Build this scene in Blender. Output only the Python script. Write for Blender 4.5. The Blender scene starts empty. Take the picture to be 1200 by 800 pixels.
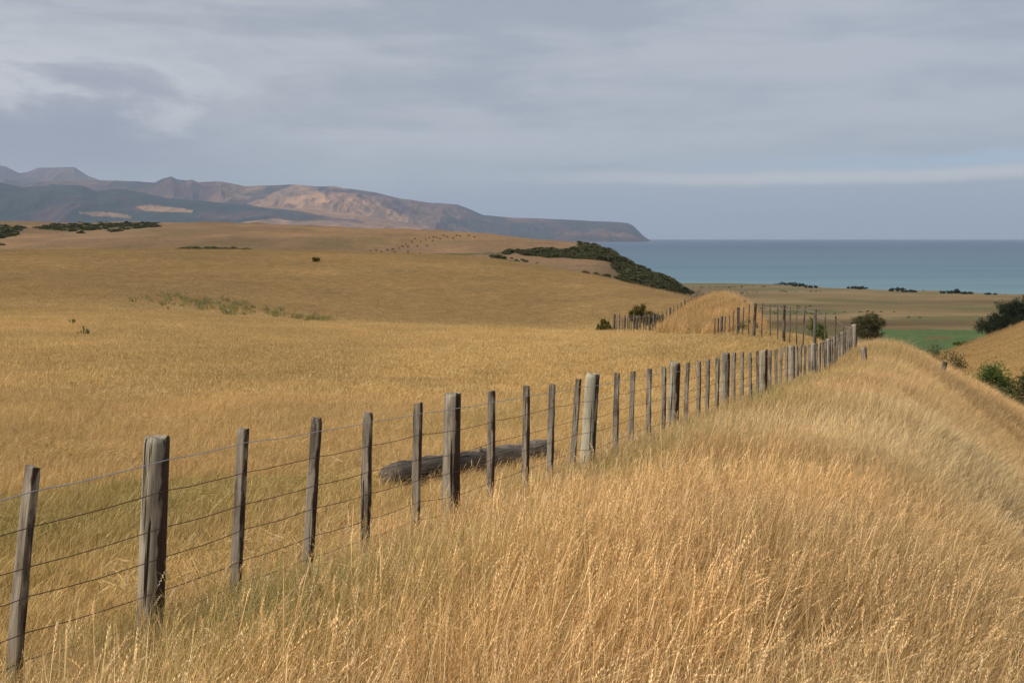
import bpy, bmesh, math, random
import numpy as np
from mathutils import Vector, Matrix, Euler

R = math.radians
random.seed(7); rng = np.random.default_rng(11)
S = bpy.context.scene
COL = S.collection

# ------------------------------------------------------------------ camera, sky, sun, exposure
EYE = 50.0                      # camera height above the sea
F = 1333.0                      # focal length in pixels of the 1200 px wide photograph
PITCH = math.atan((400 - 279.2) / F)
cd = bpy.data.cameras.new('camera'); cam = bpy.data.objects.new('camera', cd); COL.objects.link(cam)
cam.location = (0, 0, EYE); cam.rotation_euler = (math.pi / 2 - PITCH, 0, 0)
cd.sensor_width = 36; cd.lens = 36 * F / 1200; cd.clip_start = .1; cd.clip_end = 200000
S.camera = cam

SUN_EL, SUN_AZ = R(47), R(-62)   # azimuth measured from +Y (view direction), negative = to the left
S.world = bpy.data.worlds.new('World'); S.world.use_nodes = True
wt = S.world.node_tree; wn = wt.nodes; wl = wt.links; wn.clear()
def WN(t, **k):
    n = wn.new(t)
    for a, b in k.items(): setattr(n, a, b)
    return n
def wmath(op, a, b=None, clamp=False):
    n = WN('ShaderNodeMath', operation=op, use_clamp=clamp)
    for i, v in enumerate((a, b)):
        if v is None: continue
        if isinstance(v, (int, float)): n.inputs[i].default_value = v
        else: wl.new(v, n.inputs[i])
    return n.outputs[0]
def wmix(f, a, b):
    n = WN('ShaderNodeMix', data_type='RGBA')
    for i, v in ((0, f), (6, a), (7, b)):
        if isinstance(v, (int, float)): n.inputs[i].default_value = v
        elif isinstance(v, tuple): n.inputs[i].default_value = (*v, 1)
        else: wl.new(v, n.inputs[i])
    return n.outputs[2]
def wramp(fac, a, b, smooth=True):
    n = WN('ShaderNodeMapRange', interpolation_type='SMOOTHSTEP' if smooth else 'LINEAR')
    wl.new(fac, n.inputs[0]); n.inputs[1].default_value = a; n.inputs[2].default_value = b
    return n.outputs[0]
sky = WN('ShaderNodeTexSky', sky_type='NISHITA', sun_disc=False)
sky.sun_elevation = SUN_EL; sky.sun_rotation = SUN_AZ; sky.air_density = 1.2; sky.dust_density = 1.0
tc = WN('ShaderNodeTexCoord'); sep = WN('ShaderNodeSeparateXYZ'); wl.new(tc.outputs['Generated'], sep.inputs[0])
dz = sep.outputs[2]
def wnoise(sx, sz, scale, detail, rough=.55, off=(0, 0, 0), dist=0.0):
    m = WN('ShaderNodeMapping'); m.inputs['Scale'].default_value = (sx, sx, sz); m.inputs['Location'].default_value = off
    wl.new(tc.outputs['Generated'], m.inputs[0])
    n = WN('ShaderNodeTexNoise'); wl.new(m.outputs[0], n.inputs['Vector'])
    n.inputs['Scale'].default_value = scale; n.inputs['Detail'].default_value = detail
    n.inputs['Roughness'].default_value = rough; n.inputs['Distortion'].default_value = dist
    return n.outputs[0]
# high stratus sheet: soft horizontal bands
band = wnoise(1.0, 9.0, 2.2, 6, .55, (3.1, 1.7, .4), .3)
fine = wnoise(1.0, 4.0, 8.0, 9, .62, (.3, 5.7, 2.2), .35)
sheet = wmath('ADD', wmath('MULTIPLY', band, .62), wmath('MULTIPLY', fine, .38))
K = 15.6
def kc(r, g, b): return (r * K, g * K, b * K)
c_low = wmix(wramp(sheet, .40, .60), kc(.252, .266, .304), kc(.378, .388, .406))
# left side is brighter and greyer, right side bluer (real sky: cloud thickness varies across it)
xr = wramp(sep.outputs[0], -.55, .55)
c_low = wmix(wmath('MULTIPLY', xr, .45), c_low, kc(.240, .264, .330))
# near the horizon: thin pale blue veil
veil = wramp(dz, .115, .0)
c_hor = wmix(xr, kc(.315, .352, .366), kc(.240, .298, .338))
c_all = wmix(wmath('MULTIPLY', veil, .85), c_low, c_hor)
# a cumulus bank to the left with darker bellies and pale tops
cum = wnoise(1.0, 2.6, 4.6, 9, .58, (.9, .35, .12), .35)
ml = wmath('MULTIPLY', wramp(sep.outputs[0], -.16, -.34), wmath('MULTIPLY', wramp(dz, .035, .075), wramp(dz, .19, .11)))
belly = wmath('MULTIPLY', wramp(cum, .43, .55), ml)
c_all = wmix(wmath('MULTIPLY', belly, .85), c_all, kc(.205, .215, .275))
tops = wmath('MULTIPLY', wmath('MULTIPLY', wramp(cum, .36, .43), wramp(cum, .50, .44)), ml)
c_all = wmix(wmath('MULTIPLY', tops, .55), c_all, kc(.47, .465, .48))
# a long bright streak of distant cloud with a blue gap above it
wig = wnoise(1.0, 1.0, 7.0, 5, .6, (0, 0, 3))
zz = wmath('ADD', dz, wmath('MULTIPLY', wmath('SUBTRACT', wig, .5), .016))
st = wmath('MULTIPLY', wmath('MULTIPLY', wramp(zz, .044, .051), wramp(zz, .062, .053)), wramp(sep.outputs[0], -.12, .22))
gap = wmath('MULTIPLY', wmath('MULTIPLY', wramp(zz, .054, .062), wramp(zz, .074, .063)), wramp(sep.outputs[0], .05, .42))
c_all = wmix(wmath('MULTIPLY', gap, .55), c_all, kc(.29, .44, .58))
c_all = wmix(wmath('MULTIPLY', st, .80), c_all, kc(.50, .495, .475))
# the real sky shows faintly through everywhere
full = wmix(.12, c_all, sky.outputs[0])
bg = WN('ShaderNodeBackground'); bg.inputs[1].default_value = .1
wl.new(full, bg.inputs[0]); wo = WN('ShaderNodeOutputWorld'); wl.new(bg.outputs[0], wo.inputs[0])

sl = bpy.data.lights.new('sun', 'SUN'); sun = bpy.data.objects.new('sun', sl); COL.objects.link(sun)
sl.energy = 4.0; sl.angle = R(1.5); sl.color = (1.0, .93, .82)
sdir = Vector((math.sin(SUN_AZ) * math.cos(SUN_EL), math.cos(SUN_AZ) * math.cos(SUN_EL) - 1.15, math.sin(SUN_EL))).normalized()
# the sun stands to the left and behind the camera
sdir = Vector((-.80, -.32, .66)).normalized()
sky.sun_elevation = math.asin(sdir.z); sky.sun_rotation = math.atan2(sdir.x, sdir.y)
sun.rotation_euler = sdir.to_track_quat('Z', 'Y').to_euler(); sun.location = (0, 0, 400)

vs = S.view_settings; vs.view_transform = 'Standard'; vs.look = 'None'; vs.gamma = 1; vs.use_curve_mapping = False
vs.exposure = 0.0
S.render.engine = 'CYCLES'
cy = S.cycles
cy.use_denoising = True; cy.max_bounces = 4; cy.diffuse_bounces = 2; cy.transmission_bounces = 2; cy.glossy_bounces = 2
cy.volume_bounces = 0; cy.transparent_max_bounces = 8; cy.use_adaptive_sampling = False; cy.caustics_reflective = False
try: cy.denoising_prefilter = 'ACCURATE'
except Exception: pass

# ------------------------------------------------------------------ helpers
def tag(o, label=None, cat=None, group=None, kind=None):
    if label: o['label'] = label
    if cat: o['category'] = cat
    if group: o['group'] = group
    if kind: o['kind'] = kind
    return o
def empty(name, loc, rz=0, **k):
    o = bpy.data.objects.new(name, None); COL.objects.link(o); o.empty_display_size = .2
    o.location = loc; o.rotation_euler = (0, 0, rz); return tag(o, **k)
def mesh_obj(name, V, Fc, mat, parent=None, smooth=False, link=True, loc=None):
    me = bpy.data.meshes.new(name)
    V = np.asarray(V, dtype=np.float32)
    if isinstance(Fc, np.ndarray) and Fc.ndim == 2:
        n, k = Fc.shape
        me.vertices.add(len(V)); me.vertices.foreach_set('co', V.ravel())
        me.loops.add(n * k); me.loops.foreach_set('vertex_index', Fc.astype(np.int32).ravel())
        me.polygons.add(n); me.polygons.foreach_set('loop_start', np.arange(0, n * k, k, dtype=np.int32))
        me.polygons.foreach_set('loop_total', np.full(n, k, dtype=np.int32))
        me.update(calc_edges=True)
    else:
        me.from_pydata([tuple(map(float, v)) for v in V], [], [tuple(int(i) for i in f) for f in Fc]); me.update()
    if smooth: me.polygons.foreach_set('use_smooth', np.ones(len(me.polygons), dtype=bool))
    if mat: me.materials.append(mat)
    o = bpy.data.objects.new(name, me)
    if link: COL.objects.link(o)
    if parent: o.parent = parent
    if loc is not None: o.location = loc
    return o
def color_attr(o, name, arr):
    a = o.data.attributes.new(name, 'FLOAT_COLOR', 'POINT')
    c = np.ones((len(o.data.vertices), 4), dtype=np.float32); c[:, :3] = arr
    a.data.foreach_set('color', c.ravel())
def float_attr(o, name, arr):
    a = o.data.attributes.new(name, 'FLOAT', 'POINT'); a.data.foreach_set('value', np.asarray(arr, dtype=np.float32))

def sstep(a, b, x):
    t = np.clip((x - a) / (b - a), 0, 1); return t * t * (3 - 2 * t)
def hash2(ix, iy, seed):
    h = (ix.astype(np.int64) * 374761393 + iy.astype(np.int64) * 668265263 + seed * 1442695041) & 0xffffffff
    h = ((h ^ (h >> 13)) * 1274126177) & 0xffffffff
    return ((h ^ (h >> 16)) & 0xffff) / 65535.0
def vnoise(x, y, seed=0):
    x = np.asarray(x, float); y = np.asarray(y, float)
    ix = np.floor(x); iy = np.floor(y); fx = x - ix; fy = y - iy
    ux = fx * fx * fx * (fx * (fx * 6 - 15) + 10); uy = fy * fy * fy * (fy * (fy * 6 - 15) + 10)
    a = hash2(ix, iy, seed); b = hash2(ix + 1, iy, seed); c = hash2(ix, iy + 1, seed); d = hash2(ix + 1, iy + 1, seed)
    return (a * (1 - ux) + b * ux) * (1 - uy) + (c * (1 - ux) + d * ux) * uy
def fbm(x, y, oct=5, seed=0, gain=.5):
    s = 0; a = 1; t = 0
    for i in range(oct):
        s = s + a * vnoise(x, y, seed + i * 17); t += a; a *= gain
        x = x * 2.03 + 11.3; y = y * 2.03 - 7.1
    return s / t
def ridged(x, y, oct=5, seed=0, gain=.5):
    s = 0; a = 1; t = 0
    for i in range(oct):
        s = s + a * (1 - np.abs(2 * vnoise(x, y, seed + i * 31) - 1)); t += a; a *= gain
        x = x * 2.07 + 5.3; y = y * 2.07 + 3.1
    return s / t

# ------------------------------------------------------------------ node material helper
class MT:
    def __init__(s, name):
        s.m = bpy.data.materials.new(name); s.m.use_nodes = True; s.t = s.m.node_tree; s.t.nodes.clear()
        s.out = s.t.nodes.new('ShaderNodeOutputMaterial')
    def n(s, t, **k):
        x = s.t.nodes.new(t)
        for a, b in k.items(): setattr(x, a, b)
        return x
    def put(s, sock, v):
        if v is None: return
        if isinstance(v, tuple): sock.default_value = (*v, 1) if len(v) == 3 and len(sock.default_value) == 4 else v
        elif isinstance(v, (int, float)): sock.default_value = v
        else: s.t.links.new(v, sock)
    def math(s, op, a, b=None, clamp=False):
        x = s.n('ShaderNodeMath', operation=op, use_clamp=clamp); s.put(x.inputs[0], a); s.put(x.inputs[1], b); return x.outputs[0]
    def mix(s, f, a, b, bt='MIX'):
        x = s.n('ShaderNodeMix', data_type='RGBA', blend_type=bt); s.put(x.inputs[0], f); s.put(x.inputs[6], a); s.put(x.inputs[7], b); return x.outputs[2]
    def ramp(s, f, a, b, c=0., d=1.):
        x = s.n('ShaderNodeMapRange', interpolation_type='SMOOTHSTEP'); s.put(x.inputs[0], f)
        for i, v in zip((1, 2, 3, 4), (a, b, c, d)): x.inputs[i].default_value = v
        return x.outputs[0]
    def obj(s): return s.n('ShaderNodeTexCoord').outputs['Object']
    def pos(s): return s.n('ShaderNodeNewGeometry').outputs['Position']
    def map(s, v, sc=(1, 1, 1), loc=(0, 0, 0)):
        x = s.n('ShaderNodeMapping'); s.put(x.inputs[0], v); x.inputs['Scale'].default_value = sc; x.inputs['Location'].default_value = loc; return x.outputs[0]
    def noise(s, v, scale, detail=4, rough=.55, dist=0.):
        x = s.n('ShaderNodeTexNoise'); s.put(x.inputs['Vector'], v); x.inputs['Scale'].default_value = scale
        x.inputs['Detail'].default_value = detail; x.inputs['Roughness'].default_value = rough; x.inputs['Distortion'].default_value = dist
        return x.outputs[0]
    def attr(s, name, typ='GEOMETRY'):
        x = s.n('ShaderNodeAttribute', attribute_name=name, attribute_type=typ); return x
    def bump(s, h, st=.5, d=.02):
        x = s.n('ShaderNodeBump'); s.put(x.inputs['Height'], h); x.inputs['Strength'].default_value = st; x.inputs['Distance'].default_value = d; return x.outputs[0]
    def bsdf(s, col, rough=.8, spec=.3, nrm=None, link=True):
        x = s.n('ShaderNodeBsdfPrincipled'); s.put(x.inputs['Base Color'], col); s.put(x.inputs['Roughness'], rough)
        s.put(x.inputs['Specular IOR Level'], spec)
        if nrm is not None: s.put(x.inputs['Normal'], nrm)
        if link: s.t.links.new(x.outputs[0], s.out.inputs[0])
        return x

# ------------------------------------------------------------------ terrain heights (relative to the eye)
TILT = .93
def fence_x(Y): return -4.15 + .4126 * Y
def bank_q(X, Y): return (X - fence_x(Y)) * .924
ZF_Y = [-60, -10, 0, 5.7, 12, 20, 28, 38, 46, 60, 200]; ZF_Z = [-1.0, -1.25, -1.75, -2.15, -2.6, -3.12, -3.70, -3.93, -4.0, -5.2, -14]
def near_z(X, Y):
    q = bank_q(X, Y); foot = Y + .381 * q
    fc = np.clip(foot, -40, 70)
    z = np.interp(fc, ZF_Y, ZF_Z)
    z = z + .15 * sstep(.3, 3.0, q)
    qe = np.clip(4.2 - .086 * foot , 1.2, 5.2)
    d = q - qe
    z = z - .8 * .5 * (d + np.sqrt(d * d + .3))
    left = np.clip(-q, 0, None)
    z = z - .42 * (1 - np.exp(-left / 3.0))
    z = z + .05 * (fbm(X * .5, Y * .5, 3, 5) - .5)
    return z
COLS = {
 -1200: [(30,425),(60,390),(100,362),(160,333),(220,309),(270,297),(310,294),(360,295),(450,297),(560,285),(720,271),(900,263),(1000,261),(1300,262),(1800,268),(2600,283),(3300,295)],
 0:   [(30,425),(40,413),(60,390),(90,367),(120,352),(160,334),(200,317),(260,298),(300,293.5),(360,294.5),(450,297),(560,285),(720,271),(900,263),(1000,261.5),(1200,264),(1600,272),(2400,285),(3300,295)],
 200: [(30,430),(40,416),(60,392),(90,372),(120,358),(160,342),(200,323),(260,300),(300,293.5),(360,294),(450,298),(550,288),(720,272),(880,264),(980,262),(1200,266),(1600,275),(2400,286),(3300,295)],
 400: [(30,433),(40,418),(60,396),(90,379),(110,376),(130,373),(160,356),(200,331),(250,307),(300,296),(350,295),(450,299),(520,294),(650,279),(800,271),(900,269),(1050,270),(1300,279),(2400,300)],
 550: [(30,436),(40,419),(60,398),(85,384),(105,383),(130,379),(160,363),(200,336),(260,306),(300,300.5),(340,301),(420,307),(500,297),(600,284),(750,271),(860,270.5),(1050,280),(1300,310),(1500,322)],
 650: [(30,437),(40,418),(60,398),(80,388),(95,388),(120,385),(150,371),(200,341),(250,319),(280,315.5),(320,317.5),(400,321),(480,306),(560,292),(640,282),(700,281),(760,290),(900,318),(1050,336),(1300,325)],
 700: [(30,436),(40,415),(60,397),(75,389),(90,390),(120,382),(160,359),(200,339),(240,325),(275,324),(340,332),(420,318),(500,300),(560,290),(610,290),(680,308),(800,335),(900,345),(1130,331.5),(1300,325)],
 740: [(30,434),(40,413),(60,396),(75,390),(90,389),(120,381),(150,363),(190,341),(220,334),(260,337),(340,349),(420,335),(500,316),(555,311.5),(620,325),(700,350),(800,355),(900,346),(1130,331.5),(1300,325)],
 780: [(30,431),(40,411),(55,397),(70,391),(90,384),(110,382),(140,367),(170,350),(200,342.5),(240,349),(320,363),(420,348),(500,330),(560,326),(640,341),(740,356),(900,346),(1130,331.5),(1300,325)],
 815: [(30,430),(40,410),(52,396),(65,391),(78,375),(90,363),(100,360),(130,361),(160,352.5),(190,351),(230,362),(350,385),(450,372),(550,352),(650,350),(760,354),(900,346),(1130,331.5),(1300,325)],
 845: [(30,428),(40,409),(50,396),(62,391),(74,368),(86,353),(94,351),(110,354),(140,356),(165,356),(190,361),(250,385),(400,396),(550,386),(750,359),(900,346),(1130,331.5),(1300,325)],
 872: [(30,427),(40,408),(46,391),(54,390),(62,390),(74,372),(86,363),(96,365),(110,374),(150,386),(200,402),(300,420),(400,414),(500,397),(750,359),(900,346),(1125,332),(1300,325)],
 910: [(30,425),(38,411),(41,401),(46,392),(51,392),(60,402),(100,420),(200,432),(300,430),(400,422),(459,410),(550,388),(750,359),(900,346),(1120,332.5),(1300,325)],
 950: [(30,424),(38,410),(42,398),(45,396),(50,401),(60,414),(100,428),(200,436),(300,432),(400,423),(459,410),(550,388),(750,359),(900,346),(1080,334.5),(1300,325)],
 1000:[(30,422),(38,414),(41,417),(46,438),(60,470),(100,486),(150,474),(200,459),(300,443),(400,422),(459,410),(550,388),(750,359),(900,346),(1030,337.5),(1300,325)],
 1100:[(30,428),(38,440),(46,470),(60,490),(100,492),(130,445),(150,420),(170,419),(200,440),(300,444),(400,426),(459,410),(550,388),(750,359),(900,346),(990,340),(1300,325)],
 1150:[(30,436),(38,456),(46,482),(60,495),(90,510),(120,460),(150,402),(170,400),(220,425),(300,438),(400,425),(459,410),(550,388),(750,359),(940,343),(1300,325)],
 1200:[(30,450),(40,490),(60,500),(80,500),(100,480),(120,432),(150,384),(170,380),(220,412),(300,432),(400,423),(459,410),(550,388),(750,359),(910,345),(1300,325)],
 1300:[(30,460),(40,490),(60,500),(80,490),(100,460),(120,410),(150,350),(175,340),(220,370),(300,405),(400,420),(459,410),(550,388),(750,359),(890,346.5),(1300,325)],
 1700:[(30,480),(40,490),(60,470),(80,440),(100,400),(120,370),(150,320),(190,300),(230,310),(300,350),(400,400),(459,410),(550,388),(750,359),(880,347),(1300,325)],
 2600:[(30,480),(60,470),(100,400),(150,320),(190,300),(230,310),(300,350),(400,400),(459,410),(550,388),(750,359),(880,347),(1300,325)],
}
LY = np.linspace(math.log(25), math.log(3400), 420); UU = np.arange(-1200, 2600.1, 6.0)
def zrel(v, Y): return -Y * np.tan(PITCH + np.arctan((v - 400) / F))
def pchip(x, y, xi):
    x = np.asarray(x, float); y = np.asarray(y, float); h = np.diff(x); d = np.diff(y) / h; m = np.zeros(len(x))
    for i in range(1, len(x) - 1):
        if d[i-1] * d[i] > 0:
            w1 = 2 * h[i] + h[i-1]; w2 = h[i] + 2 * h[i-1]; m[i] = (w1 + w2) / (w1 / d[i-1] + w2 / d[i])
    m[0] = d[0]; m[-1] = 0
    k = np.clip(np.searchsorted(x, xi) - 1, 0, len(x) - 2); t = np.clip((xi - x[k]) / h[k], 0, 1)
    return (y[k]*(2*t**3-3*t**2+1) + h[k]*m[k]*(t**3-2*t**2+t) + y[k+1]*(-2*t**3+3*t**2) + h[k]*m[k+1]*(t**3-t**2))
ucs = sorted(COLS); tab = []
for uc in ucs:
    pts = list(COLS[uc])
    if pts[-1] == (1300, 325): yc_ = pts[-2][0]; pts[-1] = (yc_ + 70, 279.2 + 55.0 * F / (yc_ + 70))
    ys = np.array([p[0] for p in pts], float); vv = np.array([p[1] for p in pts], float)
    zz_ = pchip(np.log(ys), zrel(vv, ys), LY); zz_ = np.where(LY > math.log(ys[-1]), -53.5, zz_); tab.append(zz_)
tab = np.array(tab)
def colinterp(row):
    return pchip(ucs, row, UU)
TAB = np.stack([colinterp(tab[:, j]) for j in range(len(LY))], axis=1)     # [u, logY]
ker = np.array([1, 4, 6, 4, 1]) / 16.
for _ in range(2):
    P_ = np.pad(TAB, ((2, 2), (0, 0)), mode='edge'); TAB = sum(ker[i] * P_[i:i + TAB.shape[0]] for i in range(5))
ker3 = np.array([1, 2, 1]) / 4.
P_ = np.pad(TAB, ((0, 0), (1, 1)), mode='edge'); TAB = sum(ker3[i] * P_[:, i:i + TAB.shape[1]] for i in range(3))
def far_z(X, Y):
    Yc = np.clip(Y, 25.1, 3390); u = np.clip(600 + F * X / Yc * .998, -1199, 2599)
    a = (u + 1200) / 6.0; b = (np.log(Yc) - LY[0]) / (LY[1] - LY[0])
    i = np.clip(a.astype(int), 0, TAB.shape[0] - 2); j = np.clip(b.astype(int), 0, TAB.shape[1] - 2)
    fa = a - i; fb = b - j
    z = (TAB[i, j] * (1 - fa) + TAB[i + 1, j] * fa) * (1 - fb) + (TAB[i, j + 1] * (1 - fa) + TAB[i + 1, j + 1] * fa) * fb
    rough = sstep(350, 600, Y)
    land = sstep(-49.5, -44, z)
    z = z + rough * land * (1.2 + (3.0 + 7.0 * sstep(570, 480, u)) * sstep(-42, -30, z)) * (ridged(X * .006 + 3, Y * .004, 4, 9) - .62)
    z = z + sstep(60, 150, Y) * (1 - rough) * .5 * (fbm(X * .03, Y * .02, 4, 3) - .5)
    return z
def gz(X, Y):
    X = np.asarray(X, float); Y = np.asarray(Y, float)
    w = sstep(34, 47, Y + 0 * X)
    z = near_z(X, Y) * (1 - w) + far_z(X, Y) * w
    return z + EYE
def g1(x, y): return float(gz(np.array([x]), np.array([y]))[0])
CP, SP = math.cos(PITCH), math.sin(PITCH)
def project(X, Y, Z):
    z = Z - EYE; d = Y * CP - z * SP; up = z * CP + Y * SP
    return 600 + F * X / d, 400 - F * up / d
def at(u, v, Y):                         # the point of a viewing ray at distance Y
    z = zrel(v, Y); return Vector(((u - 600) / F * (Y * CP - z * SP), Y, z + EYE))
def ux(u, Y, z=None):
    z = (zrel(390, Y) if z is None else z - EYE); return (u - 600) / F * (Y * CP - z * SP)
def hit(u, v, y0=3, y1=3000):            # where a viewing ray meets the land
    ys = np.exp(np.linspace(math.log(y0), math.log(y1), 3000)); z = zrel(v, ys)
    X = (u - 600) / F * (ys * CP - z * SP); g = gz(X, ys) - EYE
    k = np.nonzero(g > z)[0]
    k = k[0] if len(k) else len(ys) - 1
    return float(X[k]), float(ys[k]), float(g[k] + EYE)
def in_poly(u, v, poly):
    c = np.zeros(u.shape, bool); n = len(poly)
    for i in range(n):
        x1, y1 = poly[i]; x2, y2 = poly[(i + 1) % n]
        k = ((y1 > v) != (y2 > v)) & (u < (x2 - x1) * (v - y1) / (y2 - y1 + 1e-9) + x1); c ^= k
    return c

# ------------------------------------------------------------------ what grows where: base colour of the land
GOLD = np.array([.54, .365, .145]); OLIVE = np.array([.26, .215, .060])
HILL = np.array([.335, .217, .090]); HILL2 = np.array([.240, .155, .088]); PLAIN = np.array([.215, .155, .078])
DARK = np.array([.075, .072, .030])
SCRUB = [
 [(600,294),(640,293),(678,293),(680,286),(700,287),(722,294),(738,302),(748,313),(762,320),(790,329),(822,346),(790,343),(762,338),(722,327),(724,318),(718,308),(700,306),(670,303),(640,302),(615,300)],
 [(-400,262),(0,263),(30,266),(12,277),(-20,281),(0,286),(-400,291)],
 [(40,268),(65,263),(120,262),(188,260),(186,266),(120,269),(90,272)],
 [(195,291),(230,290),(292,292),(290,296),(230,296)],
 [(126,268),(140,267),(140,271),(126,271)],
 [(500,296),(600,296),(600,299),(500,299)],
]
def land_color(X, Y):
    Z = gz(X, Y); u, v = project(X, Y, Z)
    n1 = fbm(X * .06 + 9, Y * .05, 4, 21); n2 = fbm(X * .5, Y * .4, 3, 22); n3 = fbm(X * .012, Y * .010, 5, 23)
    c = GOLD[None] * (1 - n1[:, None] * 0) + 0 * Z[:, None]
    c = c * (.86 + .28 * n2[:, None]) * (.80 + .40 * fbm(X * .09 + 2, Y * .045, 4, 24)[:, None])
    q = bank_q(X, Y)
    # greener band in the lee of the bank, beside the fence
    gb = np.exp(-((q + 4.2) / 2.2) ** 2) * sstep(30, 10, Y) * sstep(.40, .58, fbm(X * .28, Y * .28, 3, 4))
    c = c * (1 - .6 * gb[:, None]) + OLIVE * .6 * gb[:, None]
    # the hill beyond the shallow dip: cloud shadow painted as a browner grass colour
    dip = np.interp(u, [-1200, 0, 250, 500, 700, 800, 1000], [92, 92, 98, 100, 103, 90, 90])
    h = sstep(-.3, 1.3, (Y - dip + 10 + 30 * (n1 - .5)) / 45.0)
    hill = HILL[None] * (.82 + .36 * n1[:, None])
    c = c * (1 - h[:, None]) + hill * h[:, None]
    h2 = sstep(355, 400, Y)
    hc = HILL2[None] * (.50 + .70 * n3[:, None] + .35 * ridged(X * .012, Y * .009, 4, 64)[:, None])
    pale = sstep(.52, .62, fbm(X * .010 + 4, Y * .006, 4, 61))
    hc = hc * (1 - .5 * pale[:, None]) + np.array([.34, .21, .10]) * .5 * pale[:, None]
    ol = sstep(.55, .64, fbm(X * .02, Y * .012, 4, 62))
    hc = hc * (1 - .35 * ol[:, None]) + np.array([.17, .14, .06]) * .35 * ol[:, None]
    c = c * (1 - h2[:, None]) + hc * h2[:, None]
    # coastal plain
    zr = Z - EYE
    p = sstep(-36, -41, zr) * sstep(330, 380, Y)
    st = fbm(X * .006, Y * .02, 5, 33); pc = PLAIN[None] * (.45 + 1.15 * st[:, None])
    gr = sstep(.49, .62, fbm(X * .012 + 7, Y * .022, 4, 34)); pc = pc * (1 - .7 * gr[:, None]) + np.array([.13, .13, .055]) * .7 * gr[:, None]
    cs = sstep(860, 980, Y + .0 * X); pc = pc * (1 - .35 * cs[:, None]) + np.array([.24, .20, .12]) * .35 * cs[:, None]
    c = c * (1 - p[:, None]) + pc * p[:, None]
    # the green crop field
    jit = 3 * (fbm(X * .02, Y * .02, 3, 41) - .5)
    g = in_poly(u + jit, v + jit * .3, [(1030, 382.5), (1165, 381.5), (1215, 381), (1215, 440), (1030, 440)]) & (Y > 340) & (Y < 560)
    brown = in_poly(u, v + jit * .6, [(1085, 396), (1100, 394), (1120, 396), (1105, 398.5), (1085, 398)])
    gcol = np.array([.100, .150, .055])[None] * (.85 + .3 * n2[:, None])
    c = np.where(g[:, None], gcol, c); c = np.where((g & brown)[:, None], np.array([.16, .13, .05])[None], c)
    # spur on the right
    s = ((u > 1085) & (Y > 90) & (Y < 215))[:, None]
    c = np.where(s, np.array([.36, .225, .085])[None] * (.8 + .4 * n1[:, None]), c)
    # beach line
    b = ((zr < -48.2) & (Y > 700))[:, None]; c = np.where(b, np.array([.36, .30, .22])[None], c)
    # ground beneath scrub
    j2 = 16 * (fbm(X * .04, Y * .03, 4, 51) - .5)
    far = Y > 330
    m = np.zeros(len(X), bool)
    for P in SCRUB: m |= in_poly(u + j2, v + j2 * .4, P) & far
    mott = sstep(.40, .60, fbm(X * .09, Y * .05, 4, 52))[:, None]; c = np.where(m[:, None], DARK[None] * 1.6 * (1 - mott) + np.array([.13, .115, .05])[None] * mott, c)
    return np.clip(c, .01, .9)

m = MT('grassland_ground')
ca = m.attr('land').outputs['Color']; p = m.pos()
nf = m.noise(m.map(p, (1, .55, 1)), 5.0, 8, .65); nm = m.noise(m.map(p, (1, .45, 1)), .55, 6, .6); nl = m.noise(p, .06, 5, .6)
c = m.mix(1.0, ca, m.mix(m.ramp(nf, .3, .7), (.62, .62, .62), (1.25, 1.22, 1.18)), 'MULTIPLY')
c = m.mix(1.0, c, m.mix(m.ramp(nm, .3, .7), (.84, .85, .86), (1.12, 1.10, 1.06)), 'MULTIPLY')
c = m.mix(1.0, c, m.mix(m.ramp(nl, .3, .7), (.90, .92, .94), (1.08, 1.05, 1.02)), 'MULTIPLY')
m.bsdf(c, .95, .05, m.bump(m.math('ADD', nf, m.math('MULTIPLY', nm, 1.5)), .7, .25)); M_GROUND = m.m

SS = np.concatenate([np.linspace(-1.6, -.62, 90, endpoint=False), np.linspace(-.62, .62, 700), np.linspace(.62, 1.6, 90)[1:]])
YY = np.concatenate([np.linspace(-12, 20, 110, endpoint=False), np.exp(np.linspace(math.log(20), math.log(3300), 620))])
sg, yg = np.meshgrid(SS, YY); xg = sg * (yg + 14); V_ = np.stack([xg.ravel(), yg.ravel(), gz(xg.ravel(), yg.ravel())], 1)
nr, nc = sg.shape; ii = np.arange(nr - 1)[:, None] * nc + np.arange(nc - 1)[None]; ii = ii.ravel()
quads = np.stack([ii, ii + 1, ii + nc + 1, ii + nc], 1)
ground = mesh_obj('ground', V_, quads, M_GROUND, smooth=True); tag(ground, kind='structure')
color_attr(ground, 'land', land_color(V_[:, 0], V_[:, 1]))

# ------------------------------------------------------------------ sea
m = MT('sea_water'); p = m.pos()
sp = m.n('ShaderNodeSeparateXYZ'); m.put(sp.inputs[0], p)
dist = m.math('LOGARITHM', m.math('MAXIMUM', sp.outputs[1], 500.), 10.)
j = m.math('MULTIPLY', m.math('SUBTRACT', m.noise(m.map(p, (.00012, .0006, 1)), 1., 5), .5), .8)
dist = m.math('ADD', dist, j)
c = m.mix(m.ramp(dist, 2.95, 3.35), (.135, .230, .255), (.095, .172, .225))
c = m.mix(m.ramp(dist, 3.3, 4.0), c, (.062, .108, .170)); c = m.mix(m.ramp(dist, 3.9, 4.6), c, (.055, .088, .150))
stk = m.noise(m.map(p, (.0010, .0060, 1)), 1., 6, .6); c = m.mix(1., c, m.mix(m.ramp(stk, .3, .7), (.84, .86, .88), (1.14, 1.12, 1.1)), 'MULTIPLY')
wv = m.noise(m.map(p, (.02, .06, 1)), 1., 6, .6)
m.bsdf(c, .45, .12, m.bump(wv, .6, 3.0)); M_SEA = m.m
xs = np.concatenate([-np.exp(np.linspace(math.log(60000), math.log(300), 40)), [0], np.exp(np.linspace(math.log(300), math.log(60000), 40))])
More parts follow.
